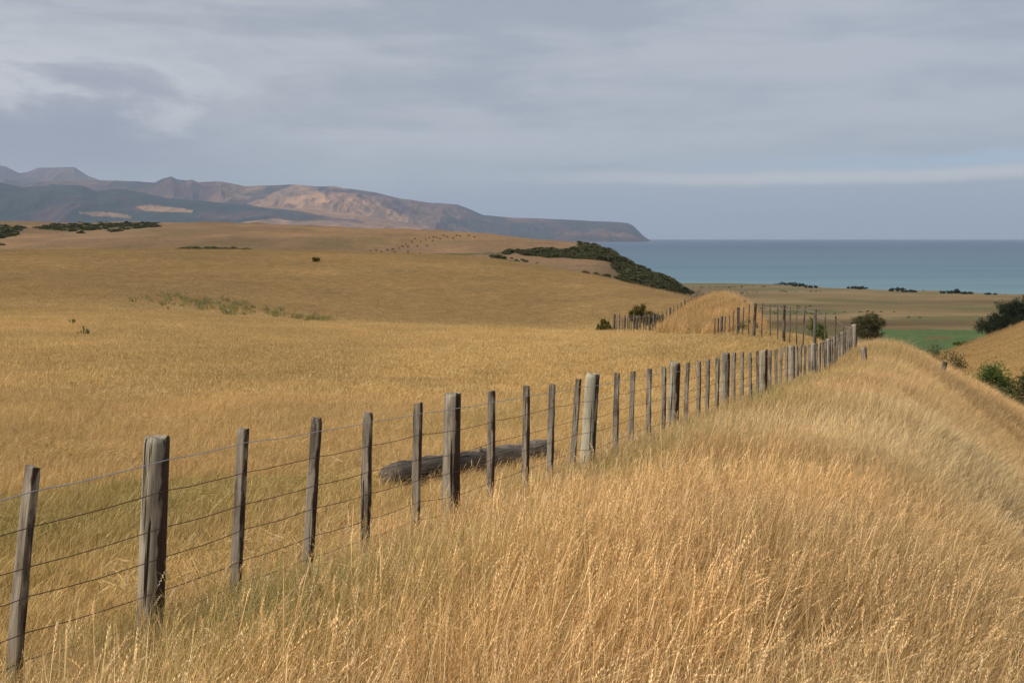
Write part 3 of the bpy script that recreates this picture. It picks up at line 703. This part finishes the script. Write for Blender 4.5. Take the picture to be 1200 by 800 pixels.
# loose single bushes round the edges and over the plain
n = 5000; Y = rng.uniform(600, 1080, n); X = ux(rng.uniform(700, 1220, n), Y); Z = gz(X, Y); k = (fbm(X * .01, Y * .02, 4, 34) > .60) & (Z < 12) & (Z > 4) & (rng.random(n) < .5)
low = np.stack([X[k], Y[k], Z[k]], 1)
n = 4000; Y = rng.uniform(380, 700, n); X = ux(rng.uniform(480, 760, n), Y); Z = gz(X, Y); u, v = project(X, Y, Z)
k = in_poly(u, v, [(560, 296), (760, 330), (760, 345), (640, 320), (560, 305)]) & (fbm(X * .04, Y * .04, 3, 44) > .56) & (rng.random(n) < .35); pts.append(np.stack([X[k], Y[k], Z[k]], 1))
P = np.concatenate(pts + [low]); n = len(P); s = np.concatenate([rng.uniform(.4, 1.1, n - len(low)) * (1 + 1.1 * (rng.random(n - len(low)) < .06)), rng.uniform(.3, .8, len(low))])
print('scrub', n)
scatter('scrub', P, np.stack([0*s, 0*s, rng.uniform(0, 6.28, n)], 1), np.stack([s * 1.2, s * 1.2, s * .65], 1), rng.integers(0, 4, n), np.ones((n, 3)), C_SCRUB)

# green weeds standing in the dip of the field
W = [tuft('green_weed_tuft', 30, .3, .25, .6, .03, .3, .5, .0, 3, 600 + i) for i in range(4)]
C_WEED = src_collection('weed_sources', W)
n = 9000; uu = rng.uniform(150, 420, n); vv = rng.uniform(338, 374, n)
mid = np.interp(uu, [150, 200, 300, 400, 420], [343, 345, 352, 362, 366]); dens = np.exp(-((vv - mid) / 6.5) ** 2) * sstep(.30, .66, fbm(uu * .11, vv * .22, 4, 47)) * np.interp(uu, [150, 190, 300, 360, 420], [.1, .7, 1, .6, .1])
k = rng.random(n) < dens * .28; ys = np.interp(vv[k], [336, 340, 350, 360, 375], [158, 150, 124, 103, 85])
X = ux(uu[k], ys); P = grass_points(X, ys); n = len(P); s = rng.uniform(.6, 1.5, n)
scatter('green_weeds', P, np.stack([0*s, 0*s, rng.uniform(0, 6.28, n)], 1), np.stack([s, s, s], 1), rng.integers(0, 4, n), np.array([.24, .215, .070])[None] * rng.uniform(.7, 1.3, (n, 1)), C_WEED)

# ------------------------------------------------------------------ fences
def wood(name, ca, cb, dark, seed, dk=.5, side=None):
    m = MT(name); p = m.obj(); oi = m.n('ShaderNodeObjectInfo').outputs['Random']
    ofs = m.n('ShaderNodeCombineXYZ'); m.put(ofs.inputs[0], m.math('MULTIPLY', oi, 37.)); m.put(ofs.inputs[2], m.math('MULTIPLY', oi, 11.))
    ad = m.n('ShaderNodeVectorMath', operation='ADD'); m.put(ad.inputs[0], p); m.put(ad.inputs[1], ofs.outputs[0]); q = ad.outputs[0]
    grain = m.noise(m.map(q, (60, 60, 3.0)), 1., 7, .65, .4); broad = m.noise(m.map(q, (9, 9, 2.2)), 1., 4); lich = m.noise(q, 26., 6, .65); crk = m.noise(m.map(q, (38, 38, .9)), 1., 3, .5, .2)
    c = m.mix(m.ramp(grain, .3, .7), ca, cb)
    c = m.mix(m.math('MULTIPLY', m.ramp(broad, .50, .64), dk), c, dark)
    c = m.mix(m.math('MULTIPLY', m.ramp(lich, .60, .68), .45), c, (.34, .35, .27))
    c = m.mix(m.ramp(crk, .635, .665), c, (.020, .014, .010))
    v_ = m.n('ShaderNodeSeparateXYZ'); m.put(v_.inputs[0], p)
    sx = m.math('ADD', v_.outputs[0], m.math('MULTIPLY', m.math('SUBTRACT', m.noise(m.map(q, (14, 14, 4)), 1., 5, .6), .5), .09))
    c = m.mix(m.math('MULTIPLY', m.ramp(sx, side, side + .012), .93), c, (.045, .026, .018)) if side else c  # ragged dark stain on the +X side, also painting in that side's shade
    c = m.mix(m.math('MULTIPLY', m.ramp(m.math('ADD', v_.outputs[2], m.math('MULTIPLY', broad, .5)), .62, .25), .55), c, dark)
    m.bsdf(c, .92, .12, m.bump(m.math('SUBTRACT', m.math('MULTIPLY', grain, .5), m.ramp(crk, .62, .67)), 1., .006)); return m.m
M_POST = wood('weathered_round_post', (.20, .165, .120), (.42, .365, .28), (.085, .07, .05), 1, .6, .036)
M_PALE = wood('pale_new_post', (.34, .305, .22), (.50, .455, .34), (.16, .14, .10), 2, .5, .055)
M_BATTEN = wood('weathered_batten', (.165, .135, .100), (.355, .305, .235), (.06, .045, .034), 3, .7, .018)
M_DARKP = wood('dark_weathered_wood', (.085, .068, .052), (.20, .170, .135), (.03, .022, .017), 5, .8)
M_LOG = wood('grey_driftwood', (.125, .100, .078), (.32, .275, .215), (.05, .035, .03), 4, .6)
m = MT('rusty_wire'); m.bsdf(m.mix(m.noise(m.obj(), 12., 3), (.055, .028, .018), (.12, .07, .045)), .7, .4); M_RUST = m.m
m = MT('galvanised_wire'); b = m.bsdf((.42, .42, .43), .45, .5); b.inputs['Metallic'].default_value = .5; M_GALV = m.m

def round_post(h, r, seed, name='post', mat=None, sides=18, cut=.0):
    rr = random.Random(seed); rings = [-.35, 0, .1, .25, .4, .55, .7, .82, .92, .975, 1.0]; V = []; Fc = []
    lob = [(rr.uniform(0, 6.28), rr.uniform(.008, .022), k) for k in (2, 3, 5, 7)]
    groove = rr.uniform(0, 6.28)
    for t in rings:
        z = t * h if t > 0 else t; ra = r * (1.07 - .10 * max(t, 0)) * (.93 if t == 1. else 1.); wx = r * .10 * math.sin(3 * t + seed); wy = r * .08 * math.cos(4 * t + seed)
        for k in range(sides):
            a = 2 * math.pi * k / sides; f = 1 + sum(am * math.cos(kk * a + ph + t * .6) for ph, am, kk in lob)
            dgv = abs((a - groove + math.pi) % (2 * math.pi) - math.pi); f *= 1 - .05 * math.exp(-(dgv / .16) ** 2)
            zt_ = z + (cut * r * math.cos(a) + rr.gauss(0, .004) if t > .95 else 0)
            V.append((wx + math.cos(a) * ra * f, wy + math.sin(a) * ra * f, zt_))
    n = len(rings)
    for i in range(n - 1):
        for k in range(sides):
            k2 = (k + 1) % sides; Fc.append((i*sides+k, i*sides+k2, (i+1)*sides+k2, (i+1)*sides+k))
    V.append((V[-1][0] * .2, 0, h - .008)); c0 = len(V) - 1
    for k in range(sides): Fc.append(((n-1)*sides+k, (n-1)*sides+(k+1) % sides, c0))
    return V, Fc
def batten(h, w, d, seed):
    rr = random.Random(seed); bm = bmesh.new(); V = []; Fc = []
    zs = [-.3, 0, .12, .3, .45, .6, .75, .88, .97, 1.0]; prof = [(-.5, -.42), (-.42, -.5), (.40, -.5), (.5, -.40), (.5, .42), (.42, .5), (-.42, .5), (-.5, .40)]
    bow = rr.uniform(-.012, .012); tp = rr.uniform(-.03, .03)
    for t in zs:
        z = t * h if t > 0 else t; j = [(rr.gauss(0, .0018), rr.gauss(0, .0018)) for _ in prof]
        wid = 1 - .06 * t + rr.gauss(0, .015); top = .94 if t == 1. else 1.
        if rr.random() < .25 and .1 < t < .95: j[rr.randrange(8)] = (rr.gauss(0, .006), rr.gauss(0, .006))
        for (a, b), (ja, jb) in zip(prof, j):
            V.append((a * w * wid * top + ja + bow * math.sin(3.1 * t), b * d * top + jb + bow * math.cos(2 * t), z + (tp * a * w * 5 + rr.gauss(0, .003) if t > .95 else 0)))
    s = 8; n = len(zs)
    for i in range(n - 1):
        for k in range(s): k2 = (k + 1) % s; Fc.append((i*s+k, i*s+k2, (i+1)*s+k2, (i+1)*s+k))
    Fc.append(tuple((n-1)*s+k for k in range(s))); bm.free(); return V, Fc

WIRE_H = [.11, .275, .455, .61, .79, .93, 1.05]
def build_fence(root_loc, stations, label, wires=True, name='wire_fence', wr=.0024, group=None, wire_frac=1.0):
    """stations: dicts with kind, top (Vector), base z, r or w, lean, yaw"""
    root = empty(name, root_loc, label=label, cat='fence', group=group); O = Vector(root_loc)
    for i, s in enumerate(stations):
        top = s['top']; bz = s['bz']; h = (top.z - bz); axis = (Vector((s['lean'], s.get('leany', 0), 1))).normalized()
        base = top - axis * (h / axis.z)
        L = (top - base).length
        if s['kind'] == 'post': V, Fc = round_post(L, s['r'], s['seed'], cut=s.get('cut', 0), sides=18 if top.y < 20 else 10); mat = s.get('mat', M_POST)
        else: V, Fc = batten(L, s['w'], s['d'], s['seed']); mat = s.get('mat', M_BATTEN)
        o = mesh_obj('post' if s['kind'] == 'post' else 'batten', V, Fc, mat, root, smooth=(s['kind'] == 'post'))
        if s['kind'] == 'post':
            for pl in o.data.polygons:
                if len(pl.vertices) == 3: pl.use_smooth = False
        if s.get('plabel'): o['label'] = s['plabel']
        o.location = base - O; q = Vector((0, 0, 1)).rotation_difference(axis)
        o.rotation_mode = 'QUATERNION'; o.rotation_quaternion = q @ Euler((0, 0, s['yaw'])).to_quaternion()
    if wires:
        for k, hw in enumerate(WIRE_H):
            pts = []; rr = random.Random(k * 7 + 1); prev = None
            for s in stations:
                top = s['top']; h = top.z - s['bz']; lx = Vector((s['lean'], s.get('leany', 0), 1)).normalized()
                f = hw / 1.15 * min(h, 1.2)
                face = s.get('face', Vector((.924, -.381, 0))); off = (s['r'] if s['kind'] == 'post' else s['w'] * .5) * 1.02 + wr
                ref = s.get('htop', top.z) - top.z
                p = top - lx * (f / lx.z) + face * off + Vector((0, 0, ref + rr.gauss(0, .004)))
                if prev is not None:
                    d = (p - prev).length
                    for t in (.25, .5, .75): pts.append(prev.lerp(p, t) + Vector((0, 0, -.010 * d * (1 - (2*t-1)**2) + rr.gauss(0, .0015))))
                pts.append(p); prev = p
            pts = [p - O for p in pts]; V, Fc = tube(pts, [wr * (1.15 if k == 0 else 1)] * len(pts), 6)
            mesh_obj('wire', V, Fc, M_GALV if k == 0 else M_RUST, root, smooth=True)
    return root

# --- near fence along the bank
def kY(k): return 1 / .001031 and (.001031 + .000578 * k) / .000578 * 3.2
def u2Y(u): return (1 / (1150 - u)) / .000578 * 3.2
st = []; rr = random.Random(5)
near_posts = [(185,512,.066,3.0,None),(531,461,.068,1.2,None),(695,438,.078,3.2,'pale'),(791,425,.076,1.5,None),(850,413,.070,.6,None),(895,410,.075,.8,None),(928,405,.072,.6,None),(953,402,.072,.4,None),(971,397,.072,.3,None),(987,389,.072,0,None),(1001,380,.105,.2,None)]
bat = [(38,547,4.6),(285,502,2.3),(371,489,3.8),(431,483,1.2),(490,472,1.3),(576,458,1.0),(617,452,1.6),(647,450,1.4),(678,444,3.6),(723,437,.8),(742,435,1.0),(761,432,-.4),(778,430,1.5),(806,425,1.4),(819,423,1.2),(830,421,1.8),(841,419,1.2)]
def lean_for(u, deg): return math.tan(R(deg)) + (600 - u) / F * math.sin(PITCH) * .95
off_screen = [(-330, 640, 1.5), (-180, 603, 2.), (-60, 572, 2.)]
for u, v, deg in bat + off_screen[1:]:
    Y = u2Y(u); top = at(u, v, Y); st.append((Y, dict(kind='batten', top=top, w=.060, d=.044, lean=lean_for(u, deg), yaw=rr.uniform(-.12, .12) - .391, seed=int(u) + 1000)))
for i, (u, v, r_, deg, fl) in enumerate(near_posts):
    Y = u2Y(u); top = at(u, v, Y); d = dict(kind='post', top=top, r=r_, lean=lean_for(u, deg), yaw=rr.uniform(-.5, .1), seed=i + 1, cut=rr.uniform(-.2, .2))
    if fl == 'pale': d['mat'] = M_PALE; d['plabel'] = 'pale yellowish newer post'
    if i == len(near_posts) - 1: d['plabel'] = 'thick strainer post at the corner'
    st.append((Y, d))
# battens further along, four to a bay
pu = [p[0] for p in near_posts]; pv_ = [p[1] for p in near_posts]
for a in range(4, 10):
    ya, yb = u2Y(pu[a]), u2Y(pu[a + 1])
    for k in range(1, 5):
        Y = ya + (yb - ya) * k / 5; u = 1150 - 1 / (Y / 3.2 * .000578); v = pv_[a] + (pv_[a+1] - pv_[a]) * ((u - pu[a]) / (pu[a+1] - pu[a])) + rr.uniform(0, 2.2)
        st.append((Y, dict(kind='batten', top=at(u, v, Y), w=.060, d=.044, lean=lean_for(u, rr.uniform(-.8, 1.8)), yaw=rr.uniform(-.25, .25) - .391, seed=int(u * 3))))
st.append((u2Y(-330), dict(kind='post', top=at(-330, 632, u2Y(-330)), r=.066, lean=.05, yaw=0, seed=77)))
st.sort(key=lambda t: t[0]); st = [s for _, s in st]
for s in st: s['bz'] = g1(s['top'].x, s['top'].y)
# the wires run straight between posts: take the height reference from the posts
pY = [s['top'].y for s in st if s['kind'] == 'post']; pZ = [s['top'].z for s in st if s['kind'] == 'post']
for s in st: s['htop'] = float(np.interp(s['top'].y, pY, pZ))
root_p = st[len(st) // 4]['top']
build_fence((root_p.x, root_p.y, g1(root_p.x, root_p.y)), st, 'long near fence of grey posts, battens and rusty wires along the tall-grass bank')

# --- second fence: from the corner post across the hollow
def path_fence(pts, label, post_every, step_m, r_=.075, hgt=None, seed=1, bw=.045, wr=.003):
    """pts: (u, vtop, Y)"""
    rr = random.Random(seed); P3 = [at(*p) for p in pts]; out = []
    L = [0]
    for a, b in zip(P3, P3[1:]): L.append(L[-1] + (b - a).length)
    n = int(L[-1] / step_m); 
    for i in range(n + 1):
        s = L[-1] * i / n; j = min(max(int(np.searchsorted(L, s)) - 1, 0), len(P3) - 2); t = (s - L[j]) / (L[j+1] - L[j]); p = P3[j].lerp(P3[j+1], t)
        bz = g1(p.x, p.y); top = Vector((p.x, p.y, max(p.z, bz + .95) if hgt is None else bz + hgt)); ip = (i % post_every == 0)
        top.z = min(top.z, bz + 1.5)
        top.z += 0 if ip else rr.uniform(-.08, .0)
        dd = (P3[j+1] - P3[j]).normalized(); face = Vector((dd.y, -dd.x, 0)).normalized()
        if face.y > 0: face = -face
        s_ = dict(kind='post' if ip else 'batten', top=top, bz=bz, lean=rr.uniform(-.035, .035), yaw=rr.uniform(-.3, .3), seed=seed * 100 + i, face=face, htop=top.z)
        s_['mat'] = M_DARKP
        if ip: s_['r'] = r_ * rr.uniform(.9, 1.15)
        else: s_['w'] = bw; s_['d'] = bw * .9
        out.append(s_)
    p = out[len(out) // 2]['top']
    return build_fence((p.x, p.y, g1(p.x, p.y)), out, label, wr=wr)
path_fence([(999,381,38.4),(977,368,39.6),(958,362,40.4),(939,358.5,41.2),(912,356,43.2),(886,355,44.8),(865,360,46.5)],
           'second fence turning left from the corner strainer post, dark against the pale plain', 4, .56, .055, seed=2, bw=.040)
path_fence([(865,360,46.5),(855,367,49),(846,372.5,51.5),(838,377,54)], 'short run of grey fence dropping into the hollow at the foot of the grassy mound', 4, 1.15, .06, None, seed=3, bw=.05)
path_fence([(776,384,72),(764,378,76),(750,374,81),(735,373,86),(720,372.5,92)], 'distant fence at the dip, close battens beside the olive rushes', 4, 1.25, .075, 1.22, seed=4, bw=.06, wr=.004)
path_fence([(720,372.5,92),(745,370,100),(770,366,108),(790,362,116),(812,356,126),(828,350,140),(842,346.5,152),(858,343,166)],
           'farthest fence climbing behind the grassy mound towards the sea', 4, 1.9, .10, 1.55, seed=5, bw=.09, wr=.004)

# --- broken posts standing in the grass
def above(u, v, dh, y0, y1):
    ys = np.linspace(y0, y1, 400); z = zrel(v, ys); X = (u - 600) / F * (ys * CP - z * SP); h = z + EYE - gz(X, ys)
    k = int(np.argmin(np.abs(h - dh))); print('above', ys[k], h[k]); return Vector((X[k], ys[k], z[k] + EYE))
V, Fc = round_post(.95, .085, 41, sides=12); o = mesh_obj('broken_post', V, Fc, M_POST, smooth=True)
p = above(1015, 407, .82, 22, 37); o.location = (p.x, p.y, p.z - .94); o.rotation_euler = (0, R(-4), 0)
tag(o, 'short grey broken post poking out of tall grass right of the corner post', 'post')
V, Fc = batten(.80, .19, .05, 42); o = mesh_obj('leaning_board', V, Fc, M_BATTEN)
p = above(1108, 424, .74, 14, 37); o.location = (p.x - .19, p.y, p.z - .78); o.rotation_euler = (0, R(14), R(12))
tag(o, 'grey weathered board leaning in the tall grass near the right slope', 'board')
V, Fc = round_post(1.0, .11, 43, sides=10); o = mesh_obj('dark_stump_post', V, Fc, M_BATTEN, smooth=True)
p = at(870, 353, 82.); o.location = (p.x, p.y, g1(p.x, p.y)); o.scale.z = max(.9, (p.z - g1(p.x, p.y))); o.rotation_euler = (0, R(10), 0)
tag(o, 'single dark leaning post on the right end of the grassy mound', 'post')

# --- the fallen log behind the fence
a = at(455, 562, 12.3); b = at(640, 540, 14.9)
a.z = g1(a.x, a.y) + .15; b.z = g1(b.x, b.y) + .17
va = at(455, 562, 12.3).z; print('log z', a.z - EYE, va - EYE, b.z - EYE, at(640, 540, 14.9).z - EYE)
n = 26; pts = []; rad = []; rr = random.Random(3)
for i in range(n):
    t = i / (n - 1); pts.append(a.lerp(b, t) + Vector((rr.gauss(0, .006), rr.gauss(0, .006), rr.gauss(0, .006) + .02 * math.sin(5 * t)))); rad.append((.150 - .008 * t) * (1 + .05 * math.sin(9 * t) + rr.gauss(0, .02)))
rad[0] *= .93; rad[-1] *= .95
V, Fc = tube(pts, rad, 22); V = [Vector(v) + Vector((0, 0, 1)) * (.02 * (vnoise(np.array([v[0] * 9]), np.array([v[2] * 14 + v[1] * 3]))[0] - .5)) for v in V]
O = (a + b) / 2; O.z -= .15
ang = math.atan2(b.y - a.y, b.x - a.x)
Mi = Matrix.Rotation(-math.pi / 2, 4, 'Y').inverted()
# mesh is kept along local Z so the wood grain runs with the log
d = (b - a).normalized(); q = Vector((0, 0, 1)).rotation_difference(d); qi = q.inverted()
lg = empty('fallen_log', O, label='weathered grey log lying in the field grass just behind the near fence', cat='log')
o = mesh_obj('log_body', [qi @ (v - O) for v in V], Fc, M_LOG, lg, smooth=True); o.rotation_mode = 'QUATERNION'; o.rotation_quaternion = q
kn = a.lerp(b, .52) + Vector((0, -.03, .12)); V, Fc = tube([kn - Vector((.0, 0, .05)) - O, kn + Vector((.02, -.03, .02)) - O, kn + Vector((.05, -.04, .055)) - O], [.055, .045, .022], 9)
mesh_obj('branch_stub', V, Fc, M_LOG, lg, smooth=True)

# ------------------------------------------------------------------ trees and shrubs
def plant_at(u, v, Y): 
    x = ux(u, Y); return (x, Y, g1(x, Y))
p = plant_at(1194, 395, 300); top = at(1190, 342, 300); h = top.z - p[2]; print('cyp h', h)
cypress(p, h, 22, 12, 'large dark spreading conifer behind the slope at the right edge', per=230)
p = plant_at(1018, 385, 225); top = at(1018, 366, 225); h = top.z - p[2]; print('flat h', h)
cypress(p, h, 6.2, 13, 'small flat-topped tree just right of the corner post', name='flat_topped_tree', flat=True, mat=M_SCRUB, per=34)
def shrub_top(u, vtop, Y, w, d, seed, label, mat, hmin=.5, **k):
    x, y, z = plant_at(u, 0, Y); h = max(hmin, at(u, vtop, Y).z - z); print('shrub', label[:30], round(h, 1)); return shrub((x, y, z - .05), w, d, h, seed, label, mat, **k)
shrub_top(1160, 420, 58, 3.2, 2.5, 21, 'bright green leafy bush on the bank edge at the right, left of the darker bush', M_GREEN, n=260, per=90, lsz=.10)
shrub_top(1196, 431, 52, 3.0, 2.2, 22, 'dark green bush cut by the right edge of the picture', M_SCRUB, n=260, per=90, lsz=.095)
shrub_top(1088, 397, 130, 3.6, 3, 23, 'dark bush at the foot of the green crop field, left of the spur', M_SCRUB, n=110, per=40, lsz=.22)
shrub_top(1112, 401, 120, 2.4, 2, 24, 'low brown-green bush beside the leaning board, against the green field', M_SCRUB, n=70, per=40, lsz=.2)
shrub_top(1137, 401, 165, 5.5, 3, 25, 'mid-green bushes along the top of the right-hand slope', M_GREEN, n=110, per=34, lsz=.3)
shrub_top(1060, 398, 120, 4.0, 2, 29, 'low thin bush behind the grass crest below the flat-topped tree', M_SCRUB, n=60, per=30, lsz=.2)
shrub_top(955, 373, 47, 1.0, .8, 26, 'small green shrub growing between battens of the second fence', M_GREEN, n=50, per=26, lsz=.09)
shrub_top(750, 356, 124, 2.4, 2, 27, 'left half of the olive clump on the brown hillside behind the far fence', M_OLIVE, name='rush_clump', cat='rushes', n=70, per=40, lsz=.3, spiky=True)
shrub_top(765, 359, 118, 2.2, 2, 28, 'right half of the olive clump, touching the far fence line', M_OLIVE, name='rush_clump', cat='rushes', n=70, per=40, lsz=.3, spiky=True)
shrub_top(710, 374, 97, 2.2, 1.6, 30, 'olive rushes at the left end of the far close-battened fence', M_OLIVE, name='rush_clump', cat='rushes', n=60, per=40, lsz=.26, spiky=True)
shrub_top(878, 372, 53, .9, .5, 32, 'thin green weed at the foot of a post in the hollow', M_GREEN, n=30, per=20, lsz=.08)
x, y, z = hit(371, 307, 120); shrub((x, y, z - .05), 1.5, 1.3, 1.7, 31, 'lone small bush on the brown hill below the skyline', M_OLIVE, n=90, per=26, lsz=.16)
for i, (u, v, h_) in enumerate(((85, 381, .5), (98, 393, .55))):
    x, y, z = hit(u, v, 40); shrub((x, y, z - .02), .55, .4, h_, 33 + i, ['small green thistle, the upper left of two in the golden field', 'small green thistle, the lower right of two in the golden field'][i], M_GREEN, name='thistle', cat='weed', group='thistles in the golden field', n=16, per=16, lsz=.1, spiky=True)
# shrubs along the shore
rr = random.Random(9)
coast = [(893,329,16,3.4,'dark shrub on the dune crest, left end of the dense shore row'),(907,330,18,4.2,'tallest dark shrub in the dense row on the dune crest'),(921,332,20,3.4,'dark shrub right of the tallest one on the dune crest'),
         (937,335,18,3.2,'low dark shrub near the right end of the dune crest row'),(950,336.5,12,2.6,'last small shrub at the right end of the dune crest row'),
         (1000,337,12,2.4,'tiny shore shrub, left one of a close pair above the flat-topped tree'),(1010,337.5,12,2.8,'rounder shore shrub of the close pair above the flat-topped tree'),
         (1051,340,14,3.6,'dark clump of shore trees left of the middle of the beach line'),(1064,341,16,2.2,'low shore shrub trailing right of the dark clump'),
         (1108,342.5,14,2.0,'low flat shore shrub left of the larger shore tree'),(1118,342.5,12,3.6,'larger round shore tree towards the right end of the beach'),(1132,343.5,12,2.2,'low shore shrub right of the larger round shore tree'),(1160,344.5,12,1.6,'smallest shore shrub nearest the right edge')]
for i, (u, v, w_, h_, lb) in enumerate(coast):
    Y = 45.0 * F / (v - 279.2) * .985; x = ux(u, Y, 3.); z = g1(x, Y)
    shrub((x, Y, z - .3), w_, 6, h_ * 1.25, 50 + i, lb, M_COAST, name='shore_shrub', group='shrubs along the shore', n=60, per=16, lsz=1.0)

# ------------------------------------------------------------------ cattle on the far hill
m = MT('dark_hide'); m.bsdf(m.mix(m.ramp(m.noise(m.obj(), 1.5, 2), .45, .55), (.020, .014, .011), (.050, .030, .020)), .7, .2); M_COW = m.m
def cow_mesh(graze):
    me = bpy.data.meshes.new('cow'); bm = bmesh.new(); pts = []; edges = []; rad = []
    def add(p, r_, par=None):
        pts.append(bm.verts.new(p)); rad.append(r_)
        if par is not None: bm.edges.new((pts[par], pts[-1]))
        return len(pts) - 1
    hip = add((-.75, 0, 1.12), (.30, .34)); mid = add((-.1, 0, 1.02), (.36, .42), hip); sh = add((.55, 0, 1.10), (.28, .38), mid)
    if graze: nk = add((.98, 0, .85), (.16, .2), sh); hd = add((1.28, 0, .42), (.13, .14), nk); mz = add((1.42, 0, .14), (.08, .08), hd)
    else: nk = add((.95, 0, 1.32), (.16, .2), sh); hd = add((1.25, 0, 1.50), (.14, .15), nk); mz = add((1.55, 0, 1.34), (.09, .09), hd)
    for s in (-1, 1):
        a = add((-.85, .17*s, .85), (.17, .19), hip); b = add((-.78, .18*s, .60), (.09, .1), a); c = add((-.90, .18*s, .40), (.06, .06), b); add((-.85, .18*s, .02), (.055, .055), c)
        a = add((.58, .16*s, .75), (.12, .14), sh); b = add((.60, .16*s, .42), (.06, .07), a); add((.58, .16*s, .02), (.05, .05), b)
        add((hd and pts[hd].co.x - .08, .22*s, pts[hd].co.z + .1), (.04, .05), hd)
    t1_ = add((-1.08, 0, 1.12), (.05, .05), hip); add((-1.15, 0, .55), (.03, .03), t1_)
    sk = None
    bm.to_mesh(me); bm.free(); o = bpy.data.objects.new('cow', me); COL.objects.link(o)
    md = o.modifiers.new('skin', 'SKIN'); sv = me.skin_vertices[0].data if me.skin_vertices else None
    if sv is None:
        bpy.context.view_layer.objects.active = o; sv = me.skin_vertices[0].data
    for i, r_ in enumerate(rad): sv[i].radius = r_
    sv[0].use_root = True
    o.modifiers.new('sub', 'SUBSURF').levels = 1; bpy.context.view_layer.update()
    dgp = bpy.context.evaluated_depsgraph_get(); ev = bpy.data.meshes.new_from_object(o.evaluated_get(dgp)); bpy.data.objects.remove(o)
    ev.materials.clear(); ev.materials.append(M_COW); ev.name = 'cow'; ev.polygons.foreach_set('use_smooth', np.ones(len(ev.polygons), bool)); return ev
def cow_mesh_safe(g):
    try: return cow_mesh(g)
    except Exception as e: print('COW', e); raise
cows = [cow_mesh_safe(True), cow_mesh_safe(False)]
herd = [(434,295),(441,294.5),(454,294),(460,293.5),(468,292),(472,290),(478,290),(483,285),(486,281),(493,284),(499,281),(503,280),(507,283),(508,279),(512,279.5),(516,281),(520,277),(524,278.5),(531,280),(535,277),(539,277.5),(463,297),(478,296.5),(492,297.5),(549,277),(476,287),(556,279),(489,289.5),(500,289),(447,296.5)]
rr = random.Random(4)
for i, (u, v) in enumerate(herd):
    x, y, z = hit(u, v, 370)
    o = bpy.data.objects.new('cow', cows[i % 4 != 0 and 0 or 1]); COL.objects.link(o); o.location = (x, y, z - .02); o.rotation_euler = (0, 0, rr.uniform(0, 6.28)); s = rr.uniform(.55, .72); o.scale = (s, s, s)
    tag(o, 'tiny dark cow grazing in the scattered herd on the far brown hill', 'cow', 'cattle scattered over the far brown hill')
